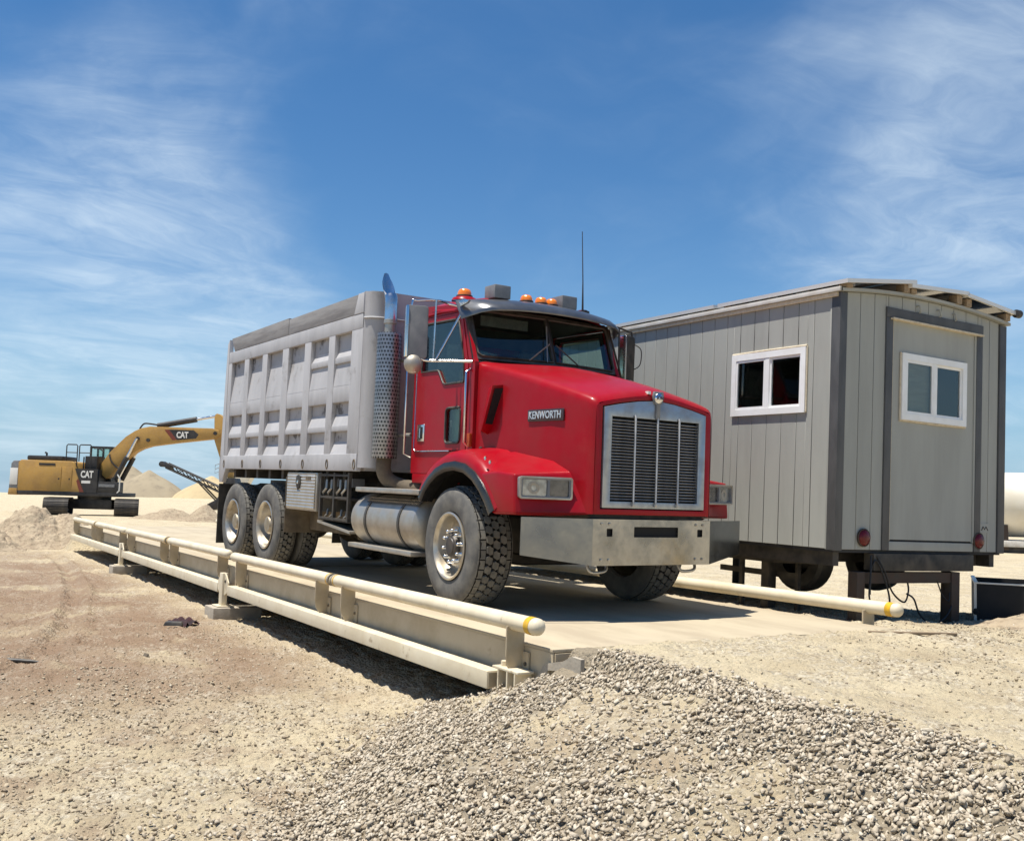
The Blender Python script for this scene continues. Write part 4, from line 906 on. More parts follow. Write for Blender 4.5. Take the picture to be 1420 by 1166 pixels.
# ---- fuel tank and steps
for s in (-1, 1):
    cy = s * 0.955; cz = 0.70; rt = 0.272
    ft = MB().lathe([(0, -2.24), (0.13, -2.225), (0.22, -2.19), (0.262, -2.14), (rt, -2.09), (rt, -0.74), (0.262, -0.69), (0.20, -0.65), (0, -0.62)], 40, 'x', (0, cy, cz)).build('fuel_tank', m_alu, tk, smooth=40)
    for xx in (-1.76, -0.98):
        MB().lathe([(rt + 0.001, xx - 0.022), (rt + 0.009, xx - 0.022), (rt + 0.009, xx + 0.022), (rt + 0.001, xx + 0.022)], 40, 'x', (0, cy, cz)).build('tank_strap', m_rubber, ft, smooth=40)
    y0, y1 = sorted((s * 0.80, s * 1.235))
    st = box('upper_step', m_alu, tk, -2.02, -0.56, y0, y1, 0.985, 1.035, 0.010)
    f = MB()
    for i in range(22):
        for j in range(2): f.box(-1.80 + i * 0.055, -1.775 + i * 0.055, s * (1.105 + 0.045 * j) - 0.013, s * (1.105 + 0.045 * j) + 0.013, 0.0, 0.006)
    # tread strip on the tank shoulder
    sm = MB()
    for a0, a1 in ((40, 62),):
        rows = [[(xx, cy + s * (rt + 0.007) * math.cos(R(a)), cz + (rt + 0.007) * math.sin(R(a))) for a in range(a0, a1 + 1, 4)] for xx in (-1.86, -0.66)]
        sm.grid(rows)
    sp_ = sm.build('tread_strip', m_rubber, ft, smooth=40)
    g = MB()
    for i in range(24):
        for a in (45, 53):
            c_ = Vector((-1.82 + i * 0.048, cy + s * (rt + 0.010) * math.cos(R(a)), cz + (rt + 0.010) * math.sin(R(a))))
            u = Vector((0.8, -s * math.sin(R(a)) * 0.6, math.cos(R(a)) * 0.6)).normalized()
            g.tube([c_ - u * 0.017, c_ + u * 0.017], 0.0065, 4)
    g.build('grip_studs', m_chrome, sp_)['kind'] = 'stuff'
    y0, y1 = sorted((s * 1.0, s * 1.24))
    box('lower_step', m_alu, tk, -2.14, -0.66, y0, y1, 0.395, 0.44, 0.008)
    for xx in (-1.9, -0.95):
        MB().tube([(xx, s * 1.05, 0.41), (xx, s * 0.9, 0.38), (xx, s * 0.45, 0.82)], 0.018, 6).build('step_hanger', m_black, tk)
    box('tank_saddle', m_black, tk, -2.0, -0.8, min(s * 0.42, s * 0.72), max(s * 0.42, s * 0.72), 0.86, 0.98)

# ---- cab
CW = 0.88
cb = empty('cab', (0, 0, 0), (0, 0, 0), tk)
side_out = [(-1.44, 1.20), (-0.20, 1.20), (-0.20, 2.27), (-0.235, 2.32), (-0.44, 2.80), (-0.50, 2.855), (-1.35, 2.93), (-1.44, 2.87)]
door_out = [(-1.37, 1.43), (-0.32, 1.43), (-0.32, 2.25), (-0.475, 2.775), (-1.36, 2.795)]
win = [(-1.27, 2.24), (-0.93, 2.235), (-0.90, 2.225), (-0.80, 2.10), (-0.76, 2.085), (-0.40, 2.085), (-0.385, 2.11), (-0.41, 2.32), (-0.53, 2.70), (-0.55, 2.715), (-1.25, 2.735), (-1.28, 2.71)]
peep = rrect(-0.72, -0.43, 1.50, 1.845, 0.045)
def grow(P, d):
    cx = sum(p[0] for p in P) / len(P); cz = sum(p[1] for p in P) / len(P)
    return [(p[0] + d * (1 if p[0] > cx else -1), p[1] + d * (1 if p[1] > cz else -1)) for p in P]
for s in (-1, 1):
    dh = grow(door_out, 0.008)
    MB().plate(side_out, [dh], lambda u, v, w: (u, s * (CW - w), v), 0.04).build('cab_side', m_red, cb, smooth=30)
    holes = [win] + ([peep] if s == -1 else [])
    dr = MB().plate(door_out, holes, lambda u, v, w: (u, s * (CW + 0.006 - w), v), 0.035).build('door', m_red, cb, smooth=30)
    def rim_tube(P, r, y, m, nm, par, cl=True): return MB().tube([(p[0], s * y, p[1]) for p in P], r, 6, closed=cl).build(nm, m, par, smooth=60)
    rim_tube(win, 0.011, CW + 0.007, m_rubber, 'window_seal', dr)
    MB().plate(win, [], lambda u, v, w: (u, s * (CW - 0.008 - w), v), 0.004).build('window_pane', m_glass, dr)
    if s == -1:
        rim_tube(peep, 0.012, CW + 0.007, m_rubber, 'window_seal', dr)
        MB().plate(peep, [], lambda u, v, w: (u, s * (CW - 0.008 - w), v), 0.004).build('peep_pane', m_glass, dr)
        MB().plate(rrect(-0.76, -0.40, 1.46, 1.89, 0.03), [], lambda u, v, w: (u, s * (CW - 0.09 - w), v), 0.004).build('peep_shade', M('pale_green_shade', (0.22, 0.30, 0.24), (0.30, 0.36, 0.27), scale=7, rough=0.6, stretch=(3, 1, 0.5)), dr)
    # bright edge strip round the lower door
    rim_tube([(-1.372, 2.24), (-1.375, 1.46), (-1.345, 1.425), (-0.62, 1.424)], 0.008, CW + 0.008, m_chrome, 'door_edge_strip', dr, False)
    h_ = MB().prism(rrect(-1.30, -1.15, 1.525, 1.70, 0.012), 'y', s * (CW + 0.0065), s * (CW + 0.014)).build('door_handle', m_chrome, dr, bevel=0.003)
    MB().prism(rrect(-1.265, -1.185, 1.55, 1.675, 0.010), 'y', s * (CW + 0.0145), s * (CW + 0.017)).build('handle_recess', m_void, h_)
    MB().prism(rrect(-1.24, -1.215, 1.56, 1.665, 0.008), 'y', s * (CW + 0.0175), s * (CW + 0.026)).build('handle_lever', m_chrome, h_)
    # grab rail behind the door, front grab rail, side marker
    tube('grab_rail', m_chrome, cb, [(-1.50, s * (CW - 0.02), 2.30), (-1.52, s * (CW + 0.05), 2.27), (-1.52, s * (CW + 0.05), 1.40), (-1.50, s * (CW - 0.02), 1.37)], 0.013, 8)
    tube('grab_rail', m_chrome, cb, [(-0.285, s * CW, 2.20), (-0.275, s * (CW + 0.05), 2.17), (-0.265, s * (CW + 0.05), 1.50), (-0.27, s * CW, 1.46)], 0.013, 8)
    mk = box('turn_lamp', m_orange, cb, -0.252, -0.205, min(s * CW, s * (CW + 0.03)), max(s * CW, s * (CW + 0.03)), 1.46, 1.585, 0.006)
    box('lower_cowl', m_red, cb, -1.40, -0.42, min(s * (CW - 0.02), s * (CW + 0.004)), max(s * (CW - 0.02), s * (CW + 0.004)), 1.10, 1.195, 0.01)
    # drip rail
    tube('drip_rail', m_red, cb, [(-1.40, s * (CW + 0.004), 2.815), (-0.9, s * (CW + 0.012), 2.825), (-0.52, s * (CW + 0.008), 2.80)], 0.012, 6)
# back wall with rear window
MB().plate([(-CW + 0.04, 1.2), (CW - 0.04, 1.2), (CW - 0.04, 2.88), (-CW + 0.04, 2.88)], [rrect(-0.45, 0.45, 2.18, 2.62, 0.06)], lambda u, v, w: (-1.44 + w, u, v), 0.03).build('back_wall', m_red, cb)
MB().plate(rrect(-0.45, 0.45, 2.18, 2.62, 0.06), [], lambda u, v, w: (-1.425 + w, u, v), 0.004).build('rear_pane', m_glass, cb)
# windshield frame: sloped, two flat panes meeting at a shallow V
zb, zt = 2.30, 2.83; xb_, xt_ = -0.235, -0.445
def ws(u, v, w):
    t = (v - zb) / (zt - zb); vee = 0.10 * (1 - abs(u) / CW)
    return (xb_ + (xt_ - xb_) * t + vee - w * 0.93, u, v - w * 0.37)
for s in (-1, 1):
    o_ = [(0.0, zb), (s * CW, zb), (s * CW, zt), (0.0, zt)]; hole = [(s * 0.018, zb + 0.035), (s * 0.785, zb + 0.030), (s * 0.825, zb + 0.06), (s * 0.83, zt - 0.06), (s * 0.80, zt - 0.03), (s * 0.018, zt - 0.045)]
    MB().plate(o_, [hole], ws, 0.03).build('windshield_frame', m_rubber, cb, smooth=25)
    wsl = MB().tube([ws(p[0], p[1], -0.003) for p in hole], 0.013, 6, closed=True).build('windshield_seal', m_rubber, cb, smooth=60)
    MB().plate(hole, [], lambda u, v, w: ws(u, v, 0.010 + w), 0.004).build('windshield_pane', m_glass, cb)
    # wiper
    wp = MB(); p0 = Vector(ws(s * 0.30, zb + 0.02, -0.03)); p1 = Vector(ws(s * 0.04, zb + 0.21, -0.03)); p2 = Vector(ws(s * 0.10, zb + 0.02, -0.028)); p3 = Vector(ws(s * 0.03, zb + 0.40, -0.028))
    if s == 1: wp.tube([p0, p1], 0.007, 5)
    else: wp.tube([p0, p1], 0.007, 5); wp.tube([p2, p3], 0.006, 5)
    wp.build('wiper', m_alu if s == -1 else m_rubber, cb)
# roof shell
rows = []
for xx, zs, zc, k in ((-1.44, 2.86, 2.93, 0.97), (-1.36, 2.92, 3.01, 0.985), (-1.0, 2.90, 3.02, 1.0), (-0.60, 2.865, 2.985, 1.0), (-0.46, 2.83, 2.93, 0.995), (-0.42, 2.80, 2.87, 0.99)):
    row = []
    for q in (-1.0, -0.99, -0.95, -0.85, -0.65, -0.35, 0, 0.35, 0.65, 0.85, 0.95, 0.99, 1.0):
        e = abs(q); z = zs - 0.05 + (zc - zs + 0.05) * (1 - e ** 5) ** 0.8
        row.append((xx, q * (CW + 0.006) * k, z))
    rows.append(row)
rf = MB().grid(rows); rf.add([rows[0][i] for i in range(13)], [tuple(range(13))]); rf.build('cab_roof', m_red, cb, smooth=50)
# sun visor: drops forward, ends wrap back
rows = []
for (xf, dz) in ((-0.52, 0.075), (-0.36, 0.055), (-0.22, 0.01), (-0.13, -0.045), (-0.115, -0.075)):
    row = []
    for q in np.linspace(-1, 1, 21):
        e = abs(q); wrap = max(0, (e - 0.86) / 0.14)
        x_ = xf - 0.14 * e ** 3 + 0.05 - 0.20 * wrap ** 1.6 * (xf + 0.52) / 0.4
        row.append((x_, q * (CW + 0.055), 2.885 + dz - 0.055 * e ** 2 - 0.05 * wrap * (xf > -0.3)))
    rows.append(row)
v_ = MB().grid(rows); v_.grid([[(a - 0.004, b, c - 0.014) for a, b, c in r_] for r_ in rows])
v_.add([*rows[-1], *[(a - 0.004, b, c - 0.014) for a, b, c in rows[-1]]], [(i, i + 1, 22 + i, 21 + i) for i in range(20)])
vz = v_.build('sun_visor', m_visor, cb, smooth=40)
MB().prism([(-0.43, 2.815), (-0.30, 2.83), (-0.26, 2.855), (-0.38, 2.885), (-0.46, 2.87)], 'y', -CW - 0.062, -CW - 0.035).build('visor_bracket', m_chrome, vz, bevel=0.006)
# roof lamps, horns
def lamp(nm, m, x, y, z, rx, ry, hz, base=True):
    o = empty(nm, (x, y, z), (0, 0, 0), cb)
    MB().lathe([(1.0, 0), (0.98, 0.5), (0.8, 0.85), (0.45, 1.0), (0, 1.02)], 16, 'z').build('lens', m, o, smooth=50).scale = (rx, ry, hz)
    MB().lathe([(1.15, -0.02), (1.15, 0.012), (0.9, 0.014)], 16, 'z').build('lamp_base', m_catblk, o, smooth=50).scale = (rx, ry, 1)
    return o
lamp('beacon', m_amber, -0.95, -0.60, 3.025, 0.075, 0.075, 0.085)
MB().lathe([(0.135, -0.03), (0.12, 0.0), (0.085, 0.012), (0, 0.014)], 16, 'z', (-0.95, -0.60, 3.01)).build('beacon_base', m_red, cb, smooth=50)
for yy in (-0.12, 0.06, 0.19): lamp('clearance_lamp', m_amber, -0.52, yy, 2.975, 0.07, 0.062, 0.075)
lamp('clearance_lamp', m_rlens, -0.62, 0.66, 2.975, 0.09, 0.06, 0.03)
for yy in (-0.44, 0.385):
    hb = box('roof_horn_box', m_cabbox, cb, -0.66, -0.46, yy - 0.095, yy + 0.095, 2.965, 3.10, 0.012)
tube('antenna', m_catblk, cb, [(-0.55, 0.62, 2.95), (-0.55, 0.61, 3.3), (-0.57, 0.595, 3.84)], [0.012, 0.006, 0.004], 6)
# interior
it = empty('cab_interior', (0, 0, 0), (0, 0, 0), cb)
MB().plate([(-CW + 0.045, 1.27), (CW - 0.045, 1.27), (CW - 0.045, 2.80), (-CW + 0.045, 2.80)], [rrect(-0.44, 0.44, 2.19, 2.61, 0.06)], lambda u, v, w: (-1.40 + w, u, v), 0.012).build('back_lining', m_dark, it)
box('headliner', m_dark, it, -1.38, -0.47, -CW + 0.045, CW - 0.045, 2.80, 2.815)
for s in (-1, 1): MB().plate(grow(door_out, -0.012), [win] + ([peep] if s == -1 else []), lambda u, v, w: (u, s * (CW - 0.040 - w), v), 0.006).build('door_lining', m_dark, it)
box('dashboard', m_dark, it, -0.62, -0.30, -0.82, 0.82, 1.9, 2.24, 0.04)
box('cab_floor', m_dark, it, -1.40, -0.25, -0.83, 0.83, 1.22, 1.26)
for yy in (-0.45, 0.45):
    s_ = MB(); s_.box(-1.28, -0.80, yy - 0.24, yy + 0.24, 1.55, 1.75); s_.box(-1.34, -1.22, yy - 0.23, yy + 0.23, 1.72, 2.38); s_.box(-1.32, -1.23, yy - 0.14, yy + 0.14, 2.37, 2.58); s_.build('seat', m_seat, it, bevel=0.04)
MB().tube([(-0.72 + 0.10 * math.cos(R(a)), 0.45 + 0.22 * math.sin(R(a)), 2.14 + 0.19 * math.cos(R(a)) * 0.9) for a in range(0, 360, 20)], 0.016, 6, closed=True).build('steering_wheel', m_dark, it, smooth=60)
MB().box(-0.44, -0.43, -0.70, -0.15, 2.66, 2.76).build('inner_visor', m_seat, it)
# mirrors on tubular brackets
for s in (-1, 1):
    mr = empty('mirror', (0, 0, 0), (0, 0, 0), cb); my = s * 1.30; mx = -0.62
    hd = MB().prism(rrect(-0.105, 0.105, -0.255, 0.255, 0.03), 'x', -0.045, 0.035).build('mirror_head', m_cabbox if s == -1 else m_black, mr, bevel=0.012, loc=(mx, my, 2.545), rot=(0, 0, R(-20 * s * -1)))
    MB().prism(rrect(-0.112, -0.085, -0.25, 0.25, 0.010) if s == 1 else rrect(-0.112, -0.085, -0.25, 0.25, 0.010), 'x', -0.05, 0.045).build('mirror_edge', m_chrome, hd, bevel=0.004)
    MB().prism(rrect(-0.095, 0.095, -0.245, 0.245, 0.025), 'x', -0.047, -0.0455).build('mirror_glass', m_silver, hd)
    MB().lathe([(0, 0.075), (0.045, 0.066), (0.080, 0.040), (0.098, 0.0), (0.096, -0.012), (0, -0.014)], 22, 'x', (mx + 0.0, my + 0.02 * s, 2.235)).build('convex_mirror', m_alu, mr, smooth=50)
    t_ = 0.013
    MB().tube(spline([(mx + 0.03, my - s * 0.0, 2.30), (mx + 0.05, s * 1.20, 2.275), (-0.40, s * 1.02, 2.275), (-0.25, s * CW, 2.27)], 5), t_, 7).build('mirror_arm', m_chrome if s == -1 else m_black, mr, smooth=60)
    MB().tube(spline([(mx, my + s * 0.06, 2.28), (mx, my + s * 0.06, 2.80), (mx, my, 2.85), (mx + 0.05, s * 1.1, 2.87), (-0.60, s * 0.98, 2.86), (-0.52, s * CW, 2.83)], 5), t_ * 0.9, 7).build('mirror_arm', m_chrome if s == -1 else m_black, mr, smooth=60)
    MB().tube([(-0.44, s * (CW + 0.01), 2.80), (-0.50, s * 1.14, 2.29)], t_ * 0.9, 7).build('mirror_brace', m_chrome if s == -1 else m_black, mr, smooth=60)
    MB().tube([(mx + 0.06, s * 1.13, 2.87), (mx + 0.06, s * 1.14, 2.29)], t_ * 0.8, 7).build('mirror_brace', m_chrome if s == -1 else m_black, mr, smooth=60)
    if s == 1:
        MB().tube(spline([(mx, my + 0.09, 2.72), (mx + 0.03, my + 0.17, 2.66), (mx + 0.02, my + 0.17, 2.50), (mx, my + 0.10, 2.44)], 5), 0.006, 5).build('mirror_cable', m_black, mr)

# ---- hood
hd = empty('hood', (0, 0, 0), (0, 0, 0), tk)
# stations: x, half width, ridge z, centre z, bottom z
stn = [(-0.24, 0.845, 2.262, 2.305, 1.25), (-0.10, 0.83, 2.232, 2.300, 1.25), (0.20, 0.808, 2.165, 2.255, 1.15), (0.55, 0.778, 2.078, 2.185, 1.00), (0.90, 0.742, 1.985, 2.105, 0.95), (1.20, 0.700, 1.900, 2.020, 0.91), (1.32, 0.676, 1.862, 1.980, 0.90), (1.375, 0.660, 1.835, 1.950, 0.90), (1.392, 0.640, 1.812, 1.925, 0.90)]
rows = []
for x_, w_, zr, zc, z0 in stn:
    half = [(w_ + 0.004, z0), (w_ + 0.006, z0 + (zr - z0) * 0.5), (w_ + 0.003, zr - 0.12), (w_, zr - 0.05), (w_ - 0.006, zr - 0.018), (w_ - 0.030, zr + 0.008), (w_ - 0.075, zr + 0.020)]
    for t in (0.85, 0.7, 0.5, 0.25):
        half.append(((w_ - 0.075) * t, zr + 0.020 + (zc - zr - 0.020) * (1 - t ** 1.35)))
    row = [(x_, -a, b) for a, b in half] + [(x_, 0.0, zc)] + [(x_, a, b) for a, b in half[::-1]]
    rows.append(row)
MB().grid(rows).build('hood_shell', m_red, hd, smooth=55)
# nose panel round the grille
nose = [(-0.640, 0.90), (0.640, 0.90), (0.640, 1.80)] + [(q, 1.812 + 0.113 * (1 - (abs(q) / 0.64) ** 1.35)) for q in (0.56, 0.42, 0.28, 0.14, 0, -0.14, -0.28, -0.42, -0.56)] + [(-0.640, 1.80)]
gh = [(-0.575, 0.945), (0.575, 0.945), (0.575, 1.795)] + [(q, 1.795 + 0.088 * (1 - (abs(q) / 0.575) ** 1.5)) for q in (0.4, 0.2, 0, -0.2, -0.4)] + [(-0.575, 1.795)]
MB().plate(nose, [gh], lambda u, v, w: (1.393 - w, u, v), 0.05).build('nose_panel', m_red, hd, bevel=0.004)
# grille
gr = empty('grille', (0, 0, 0), (0, 0, 0), tk)
gi = [(-0.485, 1.01), (0.485, 1.01), (0.485, 1.715), (-0.485, 1.715)]
gg = [(a * 0.985, 0.955 if b < 1.0 else b - 0.008) for a, b in gh]
MB().plate(gg, [gi], lambda u, v, w: (1.408 - w, u, v), 0.05).build('grille_surround', m_grsur, gr, bevel=0.005)
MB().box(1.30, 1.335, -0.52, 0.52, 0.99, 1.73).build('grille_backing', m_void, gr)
sl = MB(); sl.prism([(1.345, -0.006), (1.385, -0.012), (1.392, -0.006), (1.390, 0.000), (1.35, 0.004)], 'y', -0.484, 0.484); sl_me = sl.mesh('slat', m_slat)
NS = 27
for k in range(NS): link('slat', sl_me, gr, (0, 0, 1.022 + (1.705 - 1.022) * (k + 0.5) / NS))
for yy in (-0.245, 0.0, 0.245):
    MB().tube([(1.413, yy, 1.735), (1.420, yy, 1.72), (1.418, yy, 1.01), (1.428, yy, 0.985), (1.416, yy, 0.975)], 0.009, 8).build('grille_bar', m_bar, gr, smooth=60)
em = empty('hood_emblem', (0, 0, 0), (0, 0, 0), gr)
MB().prism([(-0.05, 1.955), (0.05, 1.955), (0.058, 1.91), (0.045, 1.86), (0.022, 1.84), (0.02, 1.72), (-0.02, 1.72), (-0.022, 1.84), (-0.045, 1.86), (-0.058, 1.91)], 'x', 1.40, 1.425).build('emblem_body', m_cabbox, em, bevel=0.005)
MB().lathe([(0, 1.445), (0.03, 1.442), (0.044, 1.432), (0.047, 1.426)], 20, 'x', (0, 0, 1.898)).build('emblem_disc', m_chrome, em, smooth=40)
text_obj('emblem_letters', 'KW', m_badge, em, 0.045, frame((1.446, 0, 1.898), (0, 1, 0), (0, 0, 1)), 0.001, bold=0.001)
MB().box(1.36, 1.40, -0.10, -0.07, 1.93, 1.955).build('emblem_clip', m_catwht, em)
for s in (-1, 1):
    # air scoop behind the hood side
    P = [(-0.16, s * 0.82, 1.60), (-0.06, s * 0.81, 2.01), (0.035, s * 0.925, 1.61), (0.185, s * 0.915, 2.015), (0.035, s * 0.79, 1.61), (0.21, s * 0.785, 2.03), (-0.02, s * 0.80, 1.56)]
    sc_ = MB().hull(P).build('air_scoop', m_red, hd, bevel=0.010)
    MB().add([(0.052, s * 0.900, 1.665), (0.052, s * 0.80, 1.665), (0.200, s * 0.79, 1.995), (0.186, s * 0.896, 1.985)], [(0, 1, 2, 3)]).build('scoop_mouth', m_void, sc_, loc=(0.010, 0, 0))
    # badge on the hood flank
    bp_ = MB().prism(rrect(0.60, 1.07, -0.052, 0.052, 0.012), 'y', -0.004 * s, 0.010 * s).build('side_badge', m_badge, hd, bevel=0.002)
    bp_.matrix_local = Matrix.Translation((0, s * 0.8460, 1.725)) @ Matrix.Rotation(-s * 0.108, 4, 'Z')
    text_obj('badge_lettering', 'KENWORTH', m_letter, bp_, 0.092, frame((0.83, s * 0.0125, 0.0), (1, 0, 0) if s == -1 else (-1, 0, 0), (0, 0, 1)), 0.003, bold=0.0015, width=0.42)
    # rubber hood latch and a seam strip along the cowl
    MB().prism(rrect(-0.10, -0.065, 1.30, 1.46, 0.012), 'y', s * 0.845, s * 0.862).build('hood_latch', m_rubber, hd, bevel=0.003)
    MB().tube([(-0.232, s * 0.852, 1.28), (-0.236, s * 0.853, 1.8), (-0.238, s * 0.852, 2.24)], 0.006, 5).build('cowl_seal', m_rubber, hd)
    # hood latch dots
    for (x_, z_) in ((0.56, 1.335), (0.64, 1.30)):
        MB().lathe([(0.018, 0), (0.012, 0.012), (0, 0.014)], 10, 'y', (x_, 0, z_)).build('hood_rivet', m_chrome, hd, loc=(0, s * 1.19 - (0.0 if s > 0 else 0.0), 0))

# ---- front fenders
lip = [(-0.565, 0.955), (-0.50, 1.05), (-0.40, 1.135), (-0.26, 1.215), (-0.10, 1.262), (0.08, 1.278), (0.26, 1.255), (0.42, 1.19), (0.56, 1.09), (0.67, 0.98), (0.75, 0.875)]
def nrm(P, i):
    a, b = Vector(P[max(i - 1, 0)]), Vector(P[min(i + 1, len(P) - 1)]); d = (b - a).normalized(); return Vector((-d.y, d.x))
for s in (-1, 1):
    fe = empty('front_fender', (0, 0, 0), (0, 0, 0), tk)
    rows = []
    for i, p in enumerate(lip):
        n_ = nrm(lip, i); t = i / (len(lip) - 1)
        q = lambda d: Vector(p) + n_ * d
        k = 1.0 - 0.25 * abs(t - 0.5)
        fwd = max(0, t - 0.55) / 0.45
        r_ = [(*q(-0.02), 1.13), (*q(-0.004), 1.205), (*q(0.06), 1.212), (*q(0.105 * k), 1.195), (*q(0.135 * k), 1.15), (*q(0.150 * k), 1.05), (*q(0.160 * k), 0.92), (*q(0.175 * k), 0.82), (*q(0.22 * k), 0.74)]
        rows.append([(a, s * c, b) for a, b, c in r_])
    MB().grid(rows).build('fender_shell', m_red, fe, smooth=60)
    lr = []
    for i, p in enumerate(lip):
        n_ = nrm(lip, i)
        lr.append([(Vector(p) + n_ * d).to_tuple() + (y_,) for d, y_ in ((-0.05, 1.10), (-0.052, 1.222), (-0.02, 1.235), (0.030, 1.222), (0.034, 1.205))])
    MB().grid([[(a, s * c, b) for a, b, c in r_] for r_ in lr]).build('fender_lip', m_lip, fe, smooth=60)
    # inner wheel-well liner
    MB().grid([[(a + 0, s * y_, b) for y_ in (1.12, 0.62)] for a, b in lip]).build('wheel_well', m_void, fe)
    # headlamp nose of the fender
    hn = MB()
    A = [(0.50, -1.205, 1.20), (0.80, -1.205, 1.225), (1.045, -1.20, 1.205), (1.075, -1.20, 0.875), (0.74, -1.205, 0.865)]
    B = [(0.42, -0.74, 1.42), (0.95, -0.72, 1.335), (1.16, -0.715, 1.235), (1.36, -0.655, 0.895), (0.9, -0.68, 0.86)]
    C_ = [(0.36, -0.95, 1.395), (0.88, -0.95, 1.29), (1.085, -0.93, 1.222), (1.16, -0.93, 0.885), (0.8, -0.95, 0.86)]
    rows = [[A[4], A[0], A[1], A[2], A[3], A[4]], [C_[4], C_[0], C_[1], C_[2], C_[3], C_[4]], [B[4], B[0], B[1], B[2], B[3], B[4]]]
    hn.grid([[(p[0], -s * p[1], p[2]) for p in r_] for r_ in rows])
    hn.add([(p[0], -s * p[1], p[2]) for p in A], [(0, 1, 2, 3, 4)])
    hb = hn.mesh('lamp_nose', m_red, bevel=0.022, seg=3, smooth=50)
    link('lamp_nose', hb, fe)
    # headlamp unit: bezel, two lenses, side lamp
    hl = empty('headlight', (1.150, s * 0.965, 1.098), (0, 0, 0.30 * s), fe)
    MB().plate(rrect(-0.225, 0.225, -0.088, 0.088, 0.02), [rrect(-0.20, 0.012, -0.066, 0.066, 0.012), rrect(0.032, 0.20, -0.066, 0.066, 0.012)] , lambda u, v, w: (0.045 - w, u * -s, v), 0.09).build('bezel', m_cabbox, hl, bevel=0.003)
    MB().plate(rrect(-0.228, 0.228, -0.092, 0.092, 0.022), [rrect(-0.212, 0.212, -0.077, 0.077, 0.014)], lambda u, v, w: (0.052 - w, u * -s, v), 0.02).build('bezel_trim', m_alu, hl, bevel=0.002)
    MB().plate(rrect(-0.203, 0.014, -0.069, 0.069, 0.012), [], lambda u, v, w: (0.026 - w, u * -s, v), 0.01).build('lens', m_lampglass, hl)
    MB().plate(rrect(0.030, 0.203, -0.069, 0.069, 0.012), [], lambda u, v, w: (0.026 - w, u * -s, v), 0.01).build('lens', m_lamp_dark, hl)
    MB().lathe([(0.022, 0.0275), (0.035, 0.030), (0.052, 0.0275)], 20, 'x', (0, s * 0.10, 0.0)).build('reflector_ring', m_alu, hl, smooth=50)
# ---- bumper with tow slots
bm_ = empty('front_bumper', (0, 0, 0), (0, 0, 0), tk)
Z0, Z1 = 0.482, 0.862
face = [(-0.65, Z0), (0.65, Z0), (0.65, Z1), (-0.65, Z1)]
holes = [rrect(-0.215, 0.275, 0.715, 0.802, 0.008), rrect(-0.505, -0.445, 0.72, 0.785, 0.005), rrect(0.50, 0.56, 0.72, 0.785, 0.005)]
MB().plate(face, holes, lambda u, v, w: (1.405 - w, u, v), 0.012).build('bumper_face', m_steelbump, bm_)
for s in (-1, 1):
    dx, dy = 0.20, 0.57
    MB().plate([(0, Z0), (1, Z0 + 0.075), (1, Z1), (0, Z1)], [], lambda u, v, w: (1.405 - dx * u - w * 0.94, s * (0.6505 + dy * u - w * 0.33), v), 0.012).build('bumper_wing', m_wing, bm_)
    for yy in (0.56, 0.48):
        for zz in (0.825, 0.53):
            MB().lathe([(0.012, 1.4055), (0.011, 1.412), (0, 1.415)], 8, 'x', (0, s * yy, zz)).build('bolt', m_alu, bm_)
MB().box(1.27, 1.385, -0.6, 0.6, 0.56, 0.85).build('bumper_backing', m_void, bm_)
MB().grid([[(1.404, -0.65, Z1 + 0.001), (1.404, 0.65, Z1 + 0.001)], [(1.30, -0.66, Z1 + 0.001), (1.30, 0.66, Z1 + 0.001)]]).build('bumper_top', m_steelbump, bm_)
MB().box(1.02, 1.33, -0.62, 0.62, 0.865, 0.93).build('cross_member', m_black, bm_)
for s in (-1, 1):
    MB().tube(spline([(1.25, s * 0.50 - 0.08, 0.47), (1.27, s * 0.50 - 0.06, 0.42), (1.28, s * 0.5 + 0.02, 0.415), (1.27, s * 0.5 + 0.10, 0.43), (1.25, s * 0.5 + 0.12, 0.48)], 5), 0.014, 7).build('tow_hook', m_alu, bm_, smooth=60)

# ---- exhaust stack
def perf_mat():
    m = M('perforated_heat_shield', (0.37, 0.365, 0.36), (0.27, 0.255, 0.235), scale=6, rough=0.35, metal=0.8)
    t = m.node_tree; K = t.links.new; p = bsdf(m)
    def N(ty, **k):
        n = t.nodes.new(ty)
        for a, b in k.items(): setattr(n, a, b)
        return n
    def ma(op, a, b=None):
        n = N('ShaderNodeMath', operation=op)
        for i, q in enumerate((a, b)):
            if q is None: continue
            if isinstance(q, (int, float)): n.inputs[i].default_value = q
            else: K(q, n.inputs[i])
        return n.outputs[0]
    tc = N('ShaderNodeTexCoord'); sp = N('ShaderNodeSeparateXYZ'); K(tc.outputs['Object'], sp.inputs[0])
    u = ma('MULTIPLY', ma('ARCTAN2', sp.outputs['Y'], sp.outputs['X']), 24 / (2 * math.pi)); v = ma('MULTIPLY', sp.outputs['Z'], 24.0)
    row = ma('FLOOR', v); u2 = ma('ADD', u, ma('MULTIPLY', ma('MODULO', row, 2.0), 0.5))
    du = ma('SUBTRACT', ma('FRACT', ma('ADD', u2, 50.0)), 0.5); dv = ma('SUBTRACT', ma('FRACT', v), 0.5)
    d = ma('SQRT', ma('ADD', ma('MULTIPLY', du, du), ma('MULTIPLY', ma('MULTIPLY', dv, dv), 1.5)))
    f = ma('LESS_THAN', d, 0.33)
    src = p.inputs['Base Color'].links[0].from_socket
    mx = N('ShaderNodeMix', data_type='RGBA'); K(f, mx.inputs['Factor']); K(src, mx.inputs['A']); mx.inputs['B'].default_value = (0.02, 0.02, 0.022, 1); K(mx.outputs['Result'], p.inputs['Base Color'])
    K(ma('MULTIPLY', ma('SUBTRACT', 1.0, f), 0.8), p.inputs['Metallic'])
    return m
